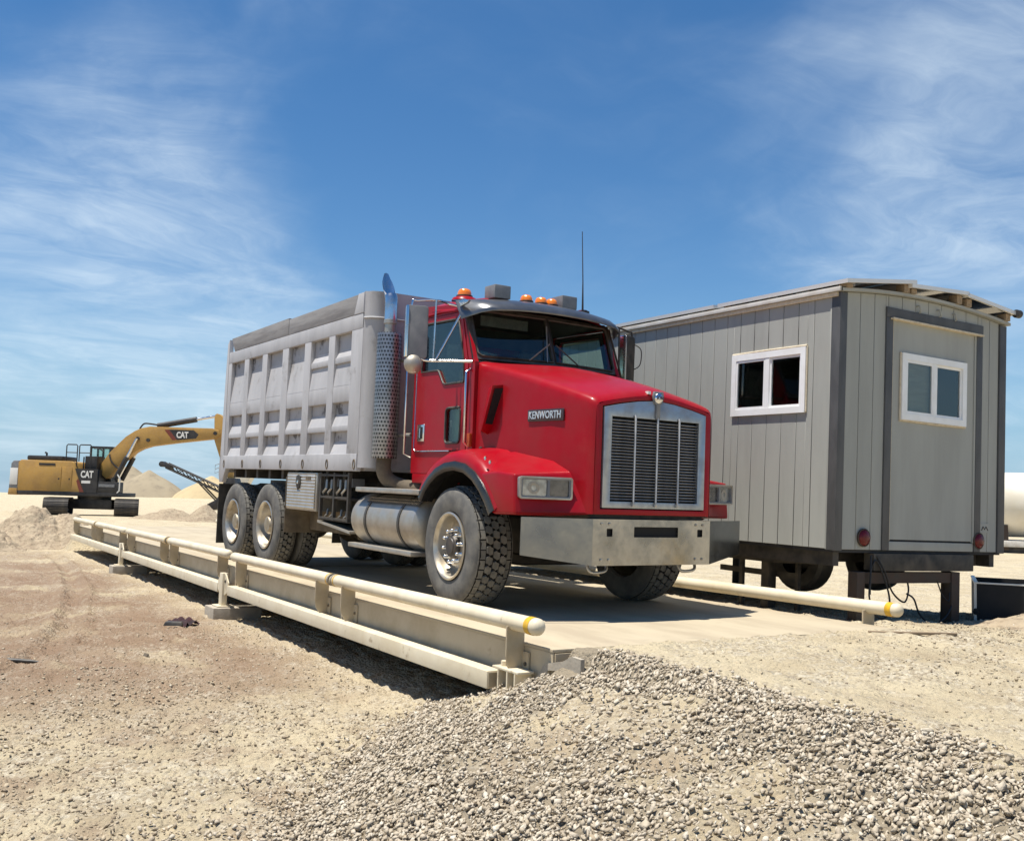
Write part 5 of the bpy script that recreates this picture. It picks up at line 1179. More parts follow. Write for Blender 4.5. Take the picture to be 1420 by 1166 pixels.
m_perf = perf_mat()
ex = empty('exhaust_stack', (-1.765, -1.035, 0), (0, 0, 0), tk)
MB().lathe([(0.10, 1.345), (0.132, 1.345), (0.135, 1.36), (0.135, 2.665), (0.128, 2.685), (0.075, 2.69)], 32, 'z').build('heat_shield', m_perf, ex, smooth=40)
MB().lathe([(0.060, 2.66), (0.060, 2.78), (0.072, 2.79), (0.072, 2.83), (0.060, 2.835)], 20, 'z').build('stack_collar', m_alu, ex, smooth=40)
path = [(0, 0, 2.80), (0, 0, 2.98), (-0.005, 0, 3.06), (-0.015, 0.0, 3.075), (-0.022, 0.0, 3.09), (-0.13, 0.0, 3.31)]
tp = MB(); n = 18; rows = []
for i, (px_, py_, pz_) in enumerate(path):
    tl = math.atan2(-(path[min(i + 1, 5)][0] - path[max(i - 1, 0)][0]), path[min(i + 1, 5)][2] - path[max(i - 1, 0)][2])
    row = []
    for k in range(n + 1):
        a = 2 * math.pi * k / n; r_ = 0.070
        ux, uy = r_ * math.cos(a), r_ * math.sin(a)
        cut = 0.0
        x_ = px_ + ux * math.cos(tl); z_ = pz_ + ux * math.sin(tl)
        if i == 5: x_, z_ = -0.080 + ux * 1.2, 3.185 - ux * 2.2 + (0.03 if ux < -0.06 else 0)
        row.append((x_, py_ + uy, z_))
    rows.append(row)
tp.grid(rows); tp.build('stack_tip', m_silver, ex, smooth=60)
MB().tube(spline([(0, 0, 1.35), (0, 0, 1.22), (0.03, 0.05, 1.12), (0.12, 0.16, 1.06), (0.35, 0.35, 1.02)], 5), 0.082, 14).build('exhaust_elbow', m_brown, ex, smooth=60)
MB().tube([(0.0, 0.10, 1.6), (0.25, 0.18, 1.6)], 0.02, 6).build('stack_bracket', m_alu, ex); MB().tube([(0.0, 0.10, 2.4), (0.25, 0.18, 2.4)], 0.02, 6).build('stack_bracket', m_alu, ex)
# air cleaner hint on the far side, cab marker strip
box('cab_rear_panel', m_red, cb, -1.50, -1.441, -CW + 0.02, CW - 0.02, 1.22, 2.80, 0.02)
for zz in (2.50, 2.54, 2.58, 2.62): MB().lathe([(0.012, -CW - 0.002), (0.008, -CW - 0.010), (0, -CW - 0.011)], 8, 'y', (-1.475, 0.04, zz)).build('marker_dot', m_catwht, cb)

# ------------------------------------------------------------------ excavator (x to the photo's right, z up)
ea = math.atan2(math.cos(YAW), math.sin(YAW))
ev = empty('excavator', (-62.0, 9.05, 0.0), (0, 0, ea)); ev.scale = (0.96, 0.96, 0.96); tag(ev, 'yellow and black tracked excavator reaching its boom over the distant ground', 'excavator')
def ebox(nm, m, x0, x1, y0, y1, z0, z1, bevel=0.04, par=None): return box(nm, m, par or ev, x0, x1, y0, y1, z0, z1, bevel)
for xc in (-1.85, 1.75):
    t = empty('track', (xc * 0.99, xc * 0.36, 0), (0, 0, R(20)), ev)
    pr = [(q[0], q[1]) for q in arc(2.0, 0.52, 0.46, -90, 90, 8)] + [(q[0], q[1]) for q in arc(-2.0, 0.52, 0.46, 90, 270, 8)]
    MB().prism(pr, 'x', -0.40, 0.40).build('track_frame', m_track, t, smooth=30)
    # track shoes all round
    sh = MB().box(-0.66, 0.66, -0.105, 0.105, 0.0, 0.05).box(-0.66, 0.66, -0.02, 0.0, 0.05, 0.085).mesh('track_shoe', m_track)
    per = []
    for k in range(19): per.append((-2.0 + 4.0 * k / 18, 0.98, 0))
    for k in range(1, 7): a = R(90 - 180 * k / 7); per.append((2.0 + 0.46 * math.cos(a), 0.52 + 0.46 * math.sin(a), 90 - math.degrees(a)))
    for k in range(19): per.append((2.0 - 4.0 * k / 18, 0.06, 180))
    for k in range(1, 7): a = R(270 - 180 * k / 7); per.append((-2.0 + 0.46 * math.cos(a), 0.52 + 0.46 * math.sin(a), 90 - math.degrees(a)))
    for (yy, zz_, an) in per: link('track_shoe', sh, t, (0, yy, zz_), (R(-an), 0, 0))
ebox('undercarriage', m_catblk, -1.5, 1.4, -0.9, 0.9, 0.42, 1.0)
MB().lathe([(0, 0.98), (0.95, 0.98), (0.95, 1.22), (0, 1.22)], 28, 'z').build('slew_ring', m_catblk, ev, smooth=40)
ebox('turntable', m_catblk, -3.9, 1.9, -1.5, 1.5, 1.18, 1.42, 0.03)
# engine house: yellow panel side, rounded front-bottom sweep
MB().prism([(-3.95, 1.40), (-0.05, 1.40), (-0.20, 1.75), (-0.62, 2.9), (-0.72, 3.12), (-0.85, 3.20), (-3.85, 3.22), (-3.98, 3.05)], 'y', -1.50, 1.50).build('engine_house', m_cat, ev, bevel=0.06)
for x0, x1, z0, z1 in ((-3.10, -1.42, 1.50, 2.85), (-1.38, -0.80, 1.50, 2.85)):
    d = ebox('access_door', m_cat, x0, x1, -1.525, -1.501, z0, z1, 0.008)
    ebox('door_latch', m_catblk, x1 - 0.16, x1 - 0.08, -1.535, -1.5255, 2.1, 2.2, 0.0, d)
ebox('vent_grille', m_catblk, -2.75, -1.80, -1.53, -1.502, 2.92, 3.05, 0.0)
ebox('exhaust_cover', m_catblk, -3.72, -1.60, -1.05, 1.05, 3.22, 3.50, 0.10)
MB().tube([(-2.85, -0.4, 3.45), (-2.85, -0.4, 3.66), (-2.95, -0.4, 3.72)], 0.06, 8).build('muffler_pipe', m_catblk, ev)
# counterweight at the rear
MB().prism([(-4.50, 1.25), (-3.96, 1.22), (-3.96, 3.16), (-4.30, 3.16), (-4.42, 3.0), (-4.48, 1.75)], 'y', -1.45, 1.45).build('counterweight', m_cabbox, ev, bevel=0.06)
MB().box(-4.44, -3.99, -1.475, -1.452, 1.75, 2.72).build('counterweight_decal', m_catwht, ev, bevel=0.005)
MB().prism([(-4.52, 1.15), (-3.98, 1.15), (-3.98, 1.55), (-4.48, 1.55)], 'y', -1.47, 1.47).build('counterweight_foot', m_cat, ev, bevel=0.06)
# black base panel with letters, red wedge
MB().prism([(-0.62, 2.78), (-0.02, 1.41), (0.72, 1.41), (0.72, 2.78)], 'y', -1.53, -1.505).build('dark_panel', m_catblk, ev)
MB().prism([(-0.40, 2.20), (-0.04, 1.42), (-0.28, 1.42), (-0.50, 2.05)], 'y', -1.533, -1.531).build('red_wedge', m_catred, ev)
text_obj('decal_lettering', 'CAT', m_catwht, ev, 0.55, frame((0.10, -1.536, 2.44), (1, 0, 0), (0, 0, 1)), 0.004, bold=0.02, width=0.74)
MB().box(-0.20, 0.32, -1.537, -1.532, 1.93, 2.09).build('model_plate', m_catwht, ev)
# cab
c_ = empty('operator_cab', (0, 0, 0), (0, 0, 0), ev)
f = MB()
for xx in (-0.55, 0.20, 0.72):
    for yy in (0.4, 1.42): f.box(xx - 0.05, xx + 0.05, yy - 0.05, yy + 0.05, 1.4, 4.10)
f.box(-0.6, 0.77, 0.35, 1.47, 4.08, 4.2); f.build('cab_frame', m_catblk, c_)
MB().box(-0.52, 0.69, 0.37, 0.39, 2.75, 4.08).build('cab_pane', m_glass, c_); MB().box(-0.52, 0.69, 1.43, 1.45, 2.75, 4.08).build('cab_pane', m_glass, c_)
MB().box(-0.54, 0.70, 0.36, 1.46, 1.42, 2.74).build('cab_base', m_catblk, c_, bevel=0.02)
MB().box(-0.45, 0.0, 0.6, 1.2, 2.74, 3.6).build('operator_seat', m_catblk, c_, bevel=0.06)
f = MB(); f.box(-0.6, 0.5, -0.75, 0.30, 1.42, 2.75); f.build('valve_housing', m_catblk, ev, bevel=0.03)
f = MB(); f.box(-0.45, -0.38, -0.9, -0.83, 2.7, 3.5); f.box(-0.35, 0.36, -0.85, 0.3, 2.7, 3.55); f.build('hydraulic_block', m_catblk, ev, bevel=0.02)
# handrails
for x0, x1 in ((-1.26, -0.62), (-0.50, 0.20)):
    f = MB(); f.tube([(x0, -1.35, 3.2), (x0, -1.35, 4.12), (x0 + 0.06, -1.35, 4.19), (x1 - 0.06, -1.35, 4.19), (x1, -1.35, 4.12), (x1, -1.35, 2.8)], 0.035, 6); f.tube([(x0, -1.35, 3.72), (x1, -1.35, 3.72)], 0.028, 6); f.build('handrail', m_catblk, ev, smooth=60)
MB().tube([(0.3, -1.2, 4.0), (0.55, -1.2, 4.02), (0.86, -1.2, 3.85)], 0.035, 6).build('handrail', m_catblk, ev)
# front walkway and guard
ebox('step_box', m_catblk, 0.72, 1.90, -1.50, -0.55, 1.42, 2.05, 0.03); ebox('step_plate', m_cabbox, 0.82, 1.75, -1.53, -1.505, 1.75, 1.92, 0.0)
MB().tube([(1.88, -1.46, 1.42), (2.02, -1.46, 1.55), (2.02, -1.46, 2.25), (1.86, -1.46, 2.5)], 0.04, 6).build('guard_rail', m_catwht, ev, smooth=60)
# boom, stick and cylinders
boom = [(0.40, 2.55), (0.38, 3.08), (0.88, 3.83), (1.78, 4.79), (2.30, 5.15), (2.69, 5.34), (3.20, 5.45), (3.75, 5.45), (6.95, 5.45), (7.35, 5.35), (7.45, 5.05), (7.24, 4.90), (6.88, 4.80), (4.8, 4.52), (3.28, 4.28), (2.75, 4.10), (2.36, 3.88), (1.46, 3.11), (1.02, 2.45), (0.75, 2.25)]
bo = MB().prism(boom, 'y', -0.36, 0.36).build('boom', m_cat, ev, bevel=0.03)
MB().prism([(4.35, 5.30), (5.85, 5.30), (6.15, 5.05), (6.0, 4.80), (4.85, 4.68)], 'y', -0.366, -0.3605).build('boom_decal', m_catblk, bo); MB().prism([(4.10, 5.28), (4.36, 5.30), (4.86, 4.70), (4.60, 4.66)], 'y', -0.368, -0.3607).build('boom_wedge', m_catred, bo)
text_obj('decal_lettering', 'CAT', m_catwht, bo, 0.5, frame((5.18, -0.372, 4.98), (1, 0.0, 0.05), (0, 0, 1)), 0.004, bold=0.02, width=0.72)
for (x_, z_) in ((2.53, 4.70), (3.15, 4.62), (7.15, 5.15)): MB().lathe([(0, -0.43), (0.11, -0.43), (0.11, 0.43), (0, 0.43)], 14, 'y', (x_, 0, z_)).build('pin', m_catblk, bo, smooth=40)
stk = [(7.02, 6.05), (7.05, 6.28), (7.16, 6.36), (7.35, 6.30), (7.75, 5.9), (7.95, 5.3), (8.35, 3.2), (8.30, 2.4), (8.05, 2.4), (7.52, 3.55), (7.15, 4.55), (7.0, 5.0), (7.05, 5.3)]
MB().prism(stk, 'y', -0.28, 0.28).build('stick', m_cat, ev, bevel=0.03)
MB().prism([(7.9, 2.5), (8.5, 2.5), (8.7, 1.9), (8.3, 0.9), (7.2, 0.55), (6.95, 0.9), (7.5, 1.2), (7.8, 1.7)], 'y', -0.7, 0.7).build('bucket', m_catblk, ev, bevel=0.03)
def cyl(a, b, r1, r2, k, y): 
    a = Vector((a[0], y, a[1])); b = Vector((b[0], y, b[1])); m_ = a.lerp(b, k)
    o = MB().tube([a, m_], r1, 10).build('cylinder_barrel', m_catblk, ev, smooth=50); MB().tube([m_, b], r2, 8).build('cylinder_rod', m_chrome, o, smooth=50)
cyl((3.55, 5.52), (7.08, 6.22), 0.17, 0.085, 0.66, 0.0)
for yy in (-0.52, 0.52): cyl((1.36, 2.2), (2.53, 4.70), 0.15, 0.085, 0.55, yy)
MB().tube(spline([(2.5, -0.1, 5.3), (2.75, -0.1, 5.62), (3.2, -0.1, 5.62), (3.7, -0.1, 5.55)], 5), 0.05, 6).build('hydraulic_hose', m_catblk, ev)
MB().tube(spline([(0.9, -0.4, 3.7), (1.05, -0.45, 3.3), (1.5, -0.45, 2.9), (1.9, -0.45, 3.3)], 5), 0.045, 6).build('hydraulic_hose', m_catblk, ev)

# ------------------------------------------------------------------ earth heaps
def heap(name, label, cx, cy, rx, ry, hgt, m, rot=0.0, rough=0.25, res=60, power=1.0, z0=None, lump=2.0, cat='earth pile', group=None, seed=0.0, kindcone=False):
    P = []; n = res
    g = np.linspace(-1.25, 1.25, n); U, V = np.meshgrid(g, g, indexing='ij')
    rad = np.sqrt(U ** 2 + V ** 2)
    wob = 1 + 0.18 * vnoise(U * 2.2 + seed, V * 2.2 - seed)
    t = np.clip(1 - rad / wob, 0, None)
    Z = hgt * (t ** power if kindcone else ss(t) ** power)
    X = cx + (U * rx) * math.cos(rot) - (V * ry) * math.sin(rot); Y_ = cy + (U * rx) * math.sin(rot) + (V * ry) * math.cos(rot)
    Z = Z + hgt * rough * (np.abs(fbm(X + seed, Y_, lump, 4, 0.55))) * ss(t * 4) 
    base = height(X, Y_) if z0 is None else np.full_like(X, z0)
    Z = np.where(t > 0, base + Z + 0.01, base - 0.12)
    co_ = np.stack([X, Y_, Z], -1).reshape(-1, 3)
    i_ = (np.arange(n - 1)[:, None] * n + np.arange(n - 1)[None, :]).ravel()
    fs = np.stack([i_, i_ + n, i_ + n + 1, i_ + 1], 1)
    keep = (t.reshape(-1)[fs] > -1).any(1) & ((rad.reshape(-1)[fs] < 1.25).any(1))
    me = bpy.data.meshes.new(name); me.from_pydata(co_.tolist(), [], fs[keep].tolist()); me.materials.append(m); me.shade_smooth()
    o = link(name, me); c0 = Vector((cx, cy, float(base.mean())))
    me.transform(Matrix.Translation(-c0)); o.location = c0
    tag(o, label, cat, group); return o
def soil(name, a, b, c, bump=0.6, bs=12, sc=3.0):
    return M(name, a, b, scale=sc, detail=8, rough=0.95, c3=c, scale3=sc * 4, lo3=0.5, hi3=0.68, bump=bump, bscale=bs, bdist=0.06, spec=0.15)
m_soil = soil('lumpy_soil', (0.40, 0.325, 0.225), (0.29, 0.225, 0.155), (0.22, 0.17, 0.12))
m_sand1 = soil('grey_sand', (0.34, 0.285, 0.195), (0.29, 0.24, 0.165), (0.25, 0.21, 0.15), 0.25, 1.2, 0.15)
m_sand2 = soil('pale_yellow_sand', (0.50, 0.40, 0.24), (0.45, 0.35, 0.20), (0.40, 0.32, 0.2), 0.25, 1.2, 0.15)
heap('soil_mound', 'lumpy tan soil mound at the far left end of the scale', -30.6, 2.95, 2.2, 1.5, 0.92, m_soil, rot=0.1, rough=0.35, res=150, lump=2.2, seed=3.1, power=0.75)
heap('soil_mound', 'low flat brown soil heap at the left edge of the photo', -29.3, 1.0, 2.0, 1.7, 0.75, m_soil, rot=0.6, rough=0.5, res=110, lump=2.0, seed=8.4)
heap('soil_mound', 'small dark-topped soil heap just behind the dump truck', -54, 13.35, 1.3, 1.3, 0.80, m_soil, rough=0.35, res=50, lump=1.2, seed=1.7)
heap('soil_mound', 'low ridge of tan soil between the excavator and the truck', -57, 12.3, 1.6, 2.2, 0.48, m_soil, rough=0.4, res=60, lump=1.0, seed=5.7)
heap('stockpile', 'grey-tan cone of sand behind the excavator boom', -214, 41.4, 8.6, 8.6, 5.6, m_sand1, rough=0.03, res=70, kindcone=True, power=0.95, lump=0.2, seed=2.0, cat='sand pile')
heap('stockpile', 'farther grey sand cone peeking over the nearer cone', -226, 39.6, 9.5, 9.5, 6.8, m_sand1, rough=0.03, res=60, kindcone=True, power=0.92, lump=0.2, seed=6.0, cat='sand pile')
heap('stockpile', 'pale yellow sand pile under the conveyor', -205, 51.8, 8, 8, 4.6, m_sand2, rough=0.04, res=60, kindcone=True, power=0.85, lump=0.25, seed=9.0, cat='sand pile')
heap('debris_bank', 'dark rubble bank on the skyline at the left edge', -225, 8.0, 9, 7, 2.6, soil('dark_rubble', (0.16, 0.13, 0.10), (0.10, 0.085, 0.07), (0.3, 0.25, 0.18), 0.5, 1.5, 0.4), rough=0.5, res=50, lump=0.3, seed=4.0, cat='rubble pile')

# ------------------------------------------------------------------ conveyor and screening plant beyond the truck
cv = empty('conveyor', (-152.0, 39.0, 0.0), (0, 0, ea)); tag(cv, 'dark truss conveyor angled up to the left behind the dump truck', 'conveyor')
def lat(a, b, dep, wid, n):
    a = Vector(a); b = Vector(b); f = MB(); up = Vector((0, 0, dep)); sd = Vector((0, wid / 2, 0))
    for q in (-1, 1):
        for h_ in (0, 1): f.tube([a + sd * q + up * h_, b + sd * q + up * h_], 0.11, 5)
        for i in range(n):
            p, p2 = a.lerp(b, i / n), a.lerp(b, (i + 1) / n); f.tube([p + sd * q + up * (i % 2), p2 + sd * q + up * ((i + 1) % 2)], 0.07, 4)
    return f
lat((-7.4, 0, 4.9), (2.2, 0, 0.9), 0.75, 1.4, 12).build('truss', m_catblk, cv)
MB().add([(-8.2, -0.6, 5.75), (2.2, -0.6, 1.8), (2.2, 0.6, 1.8), (-8.2, 0.6, 5.75)], [(0, 1, 2, 3)]).build('belt', m_rubber, cv)
MB().lathe([(0, -0.75), (0.42, -0.75), (0.42, 0.75), (0, 0.75)], 16, 'y', (-8.0, 0, 5.45)).build('head_pulley', m_catblk, cv, smooth=40)
MB().box(-8.3, -6.6, -0.8, 0.8, 5.0, 5.5, (0, R(22), 0)).build('head_guard', m_catblk, cv, bevel=0.05)
f = MB(); f.tube([(0.6, -0.7, 0.0), (-2.2, -0.7, 2.7)], 0.12, 5); f.tube([(0.6, 0.7, 0), (-2.2, 0.7, 2.7)], 0.12, 5); f.tube([(0.2, -0.7, 0), (1.4, -0.7, 1.2)], 0.12, 5); f.build('support_leg', m_catblk, cv)
sp_ = empty('screening_plant', (-150.5, 40.8, 0.0), (0, 0, ea)); tag(sp_, 'pale steel screening plant half hidden behind the dump box', 'screening plant')
MB().prism([(0.2, 2.4), (-0.6, 4.9), (0.3, 6.3), (2.4, 6.6), (3.4, 4.0), (2.2, 1.6)], 'y', -1.2, 1.2).build('screen_box', m_tank, sp_, bevel=0.06)
MB().box(0.3, 2.2, -1.3, 1.3, 6.62, 6.95).build('feed_lip', m_catblk, sp_, bevel=0.03)
f = MB()
for q in (0.4, 2.6):
    for yy in (-1, 1): f.box(q - 0.12, q + 0.12, yy - 0.12, yy + 0.12, -0.6, 2.6)
f.box(-0.6, 3.4, -1.25, -1.05, 1.3, 1.7); f.build('frame', m_catblk, sp_)
f = MB(); f.tube([(-0.6, -1.3, 4.8), (-2.0, -1.3, 4.3), (-2.0, -1.3, 5.5), (-0.5, -1.3, 6.0)], 0.05, 5); f.tube([(-2.0, -1.3, 4.9), (-0.6, -1.3, 5.4)], 0.05, 5); f.build('guard_rail', m_cabbox, sp_)
for q, (x_, z_) in enumerate(((0.3, 3.6), (1.0, 4.6), (0.1, 5.2))): MB().box(x_, x_ + 0.7, -1.24, -1.205, z_, z_ + 0.5).build('hatch', m_rust, sp_)

# ------------------------------------------------------------------ tank trailer at the right edge
tkr = math.atan2(math.cos(YAW), math.sin(YAW)) - 0.18
tn = empty('storage_tank', (-25.8, 40.0, 0.0), (0, 0, tkr)); tag(tn, 'cream cylindrical storage tank lying behind the office trailer', 'tank')
TR = 1.36; TZ = 2.05
shell = MB().lathe([(0, -7.4), (0.6, -7.32), (1.05, -7.1), (1.28, -6.8), (TR, -6.4), (TR, 6.4), (1.28, 6.8), (1.05, 7.1), (0.6, 7.32), (0, 7.4)], 48, 'x', (4.0, 0, TZ)).build('tank_shell', m_tank, tn, smooth=40)
for xx in (-0.5, 8.2): MB().prism([(-1.2, 0.15), (1.2, 0.15), (1.1, 1.2), (-1.1, 1.2)], 'x', xx - 0.2, xx + 0.2).build('saddle', m_rust, tn)
MB().box(-4.0, 12.0, -1.3, 1.3, 0.30, 0.55).build('skid_deck', m_roof, tn, bevel=0.02)
MB().box(-3.8, 12.0, -1.1, 1.1, 0.0, 0.29).build('skid_runner', m_catblk, tn)
MB().lathe([(0, 0), (0.3, 0), (0.3, 0.35), (0.34, 0.36), (0.34, 0.42), (0, 0.44)], 18, 'z', (4, 0, TZ + TR - 0.02)).build('manhole', m_tank, tn, smooth=40)
def curved_text(nm, body, size, x, ang, width, bold=0.0, shear=0.0):
    o = text_obj(nm, body, m_ink, tn, size, Matrix.Identity(4), 0.0, bold=bold, shear=shear, width=width)
    for v in o.data.vertices:
        a = R(ang) + v.co.y / TR; v.co = Vector((x + v.co.x, -(TR + 0.012) * math.cos(a), TZ + (TR + 0.012) * math.sin(a)))
curved_text('tank_lettering', 'Thermal', 0.62, 1.42, 3, 2.35, 0.012, 0.25)
curved_text('tank_lettering', 'LIMITED', 0.22, 1.62, -10, 1.25)
curved_text('tank_lettering', '844 300', 0.26, 1.62, -25, 1.35, 0.01)
MB().add([(1.0, -(TR + 0.012) * math.cos(R(a)), TZ + (TR + 0.012) * math.sin(R(a))) for a in (-17, -18.5)] + [(2.4, -(TR + 0.012) * math.cos(R(a)), TZ + (TR + 0.012) * math.sin(R(a))) for a in (-18.5, -17)], [(0, 1, 2, 3)]).build('tank_rule', m_brown, tn)

# ------------------------------------------------------------------ black bin at the right edge
bi = empty('steel_bin', (-6.62, 9.70, 0.42), (0, 0, R(36))); tag(bi, 'black open steel bin half buried in gravel at the right edge', 'bin')
f = MB(); f.box(0, 1.9, -0.012, 0.012, 0, 0.47); f.build('front_panel', m_bin, bi)
f = MB(); f.box(-0.012, 0.012, 0.013, 1.2, 0, 0.47); f.build('end_panel', m_bin, bi); f = MB(); f.box(1.888, 1.912, 0.013, 1.2, 0, 0.47); f.build('end_panel', m_bin, bi)
f = MB(); f.box(0, 1.9, 1.201, 1.225, 0, 0.47); f.build('back_panel', m_bin, bi); f = MB(); f.box(0.013, 1.887, 0.013, 1.2, 0.02, 0.04); f.build('bin_floor', m_bin, bi)
f = MB(); f.box(-0.02, 1.92, -0.022, 0.020, 0.471, 0.486); f.box(-0.02, 0.020, 0.0205, 1.23, 0.471, 0.486); f.build('rim', m_binlip, bi)
f = MB(); f.box(-0.020, 0.006, -0.022, -0.0125, 0.0, 0.47); f.build('corner_edge', m_binlip, bi)  # pale strip standing for sunlight along the corner
MB().lathe([(0, -0.02), (0.03, -0.018), (0.035, 0.0)], 10, 'y', (0.0, -0.022, 0.18)).build('hinge_knob', m_bin, bi)

# ------------------------------------------------------------------ litter on the low ground
def place(x, y): return float(height(np.array([x]), np.array([y]))[0])
rg = MB(); n = 18; rows = []
for i in range(n):
    row = []
    for j in range(n):
        u, v = i / (n - 1) - 0.5, j / (n - 1) - 0.5
        row.append((u * 0.34 + 0.02 * math.sin(9 * v), v * 0.26, 0.02 + 0.055 * abs(math.sin(7 * u + 3 * v)) * (1 - 3.0 * (u * u + v * v)) + 0.02 * math.sin(14 * v)))
    rows.append(row)
o = rg.grid(rows).build('cloth_rag', m_rag, smooth=60, loc=(-12.55, 2.92, place(-12.55, 2.92)), rot=(0, 0, 0.5)); tag(o, 'crumpled dark maroon cloth lying on the dirt left of the scale', 'cloth')
o = MB().hull([(0, 0, 0), (0.22, 0.02, 0), (0.21, 0.10, 0), (0.01, 0.09, 0), (0.02, 0.01, 0.045), (0.20, 0.03, 0.04), (0.2, 0.09, 0.045), (0.03, 0.08, 0.05)]).build('rubber_scrap', m_rubber, loc=(-12.25, 2.62, place(-12.25, 2.62)), rot=(0, 0, 1.1), bevel=0.006); tag(o, 'small flat black scrap next to the maroon cloth', 'scrap')
z = place(-10.3, 0.95)
o = MB().tube([(-0.35, -0.75, 0.02), (-0.05, -0.2, 0.035), (0.10, 0.12, 0.02), (0.16, 0.24, 0.012)], [0.028, 0.026, 0.02, 0.006], 6).build('rubber_strip', m_rubber, loc=(-10.32, 0.90, z), smooth=60); tag(o, 'thin dark strip lying on the dirt at the left edge', 'strip')
o = MB().hull([(0, 0, 0), (0.09, 0.0, 0), (0.08, 0.07, 0), (0.0, 0.08, 0), (0.02, 0.02, 0.06), (0.06, 0.05, 0.055)]).build('clod', m_brown, loc=(-10.1, 1.98, place(-10.1, 1.98))); tag(o, 'lone dark clod of earth in the open dirt on the left', 'clod')
o = MB().box(-0.35, 0.35, -0.014, 0.014, 0.0, 0.02).build('timber_batten', m_wood, loc=(-5.15, 6.75, place(-5.15, 6.75)), rot=(0, 0, R(62)), bevel=0.004); tag(o, 'thin wooden batten lying on the approach by the right rail end', 'batten')

# ------------------------------------------------------------------ crushed stone
def stone_shapes(n):
    out_ = []
    for i in range(n):
        k = 9; P = rng.normal(size=(k, 3)); P /= np.linalg.norm(P, axis=1)[:, None]; P *= (0.85 + 0.3 * rng.random((k, 1))); P *= np.array([1.0, 0.78, 0.55]) * (0.9 + 0.25 * rng.random(3))
        b = MB().hull([tuple(p) for p in P]); v = np.array(b.v); f = []
        for q in b.f:
            for j in range(1, len(q) - 1): f.append((q[0], q[j], q[j + 1]))
        out_.append((v, np.array(f)))
    return out_
SH = stone_shapes(24)
def stones(name, xs, ys_, rad, m, label, cat, sink=0.25, zoff=None):
    n = len(xs); zs = height(xs, ys_)
    e = 0.04; gxn = (height(xs + e, ys_) - height(xs - e, ys_)) / (2 * e); gyn = (height(xs, ys_ + e) - height(xs, ys_ - e)) / (2 * e)
    V, F, S_ = [], [], []; off = 0; which = rng.integers(0, len(SH), n)
    q = rng.normal(size=(n, 4)) * np.array([1.0, 0.35, 0.35, 1.4]); q /= np.linalg.norm(q, axis=1)[:, None]
    w, x_, y_, z_ = q.T
    Rm = np.stack([np.stack([1 - 2 * (y_ * y_ + z_ * z_), 2 * (x_ * y_ - z_ * w), 2 * (x_ * z_ + y_ * w)], -1), np.stack([2 * (x_ * y_ + z_ * w), 1 - 2 * (x_ * x_ + z_ * z_), 2 * (y_ * z_ - x_ * w)], -1), np.stack([2 * (x_ * z_ - y_ * w), 2 * (y_ * z_ + x_ * w), 1 - 2 * (x_ * x_ + y_ * y_)], -1)], 1)
    tint = rng.random(n)
    for k in range(len(SH)):
        idx = np.nonzero(which == k)[0]
        if not len(idx): continue
        v, f = SH[k]
        P = np.einsum('nij,vj->nvi', Rm[idx], v) * rad[idx][:, None, None]
        P[:, :, 0] += xs[idx][:, None]; P[:, :, 1] += ys_[idx][:, None]
        P[:, :, 2] += (zs[idx] + rad[idx] * 0.55 * (1 - 2 * sink) + (zoff[idx] if zoff is not None else 0))[:, None]
        # follow the slope
        dx = P[:, :, 0] - xs[idx][:, None]; dy = P[:, :, 1] - ys_[idx][:, None]; P[:, :, 2] += dx * gxn[idx][:, None] + dy * gyn[idx][:, None]
        V.append(P.reshape(-1, 3)); F.append((f[None] + (np.arange(len(idx)) * len(v))[:, None, None] + off).reshape(-1, 3)); S_.append(np.repeat(tint[idx], len(v))); off += len(idx) * len(v)
    V = np.concatenate(V); F = np.concatenate(F); S_ = np.concatenate(S_)
    me = bpy.data.meshes.new(name); me.vertices.add(len(V)); me.vertices.foreach_set('co', V.ravel().astype(np.float32))
    me.loops.add(F.size); me.loops.foreach_set('vertex_index', F.ravel().astype(np.int32)); me.polygons.add(len(F)); me.polygons.foreach_set('loop_start', (np.arange(len(F)) * 3).astype(np.int32))
    me.update(calc_edges=True)
    at = me.attributes.new('tint', 'FLOAT', 'POINT'); at.data.foreach_set('value', S_.astype(np.float32))
    me.materials.append(m); o = link(name, me); tag(o, label, cat, kind='stuff'); return o
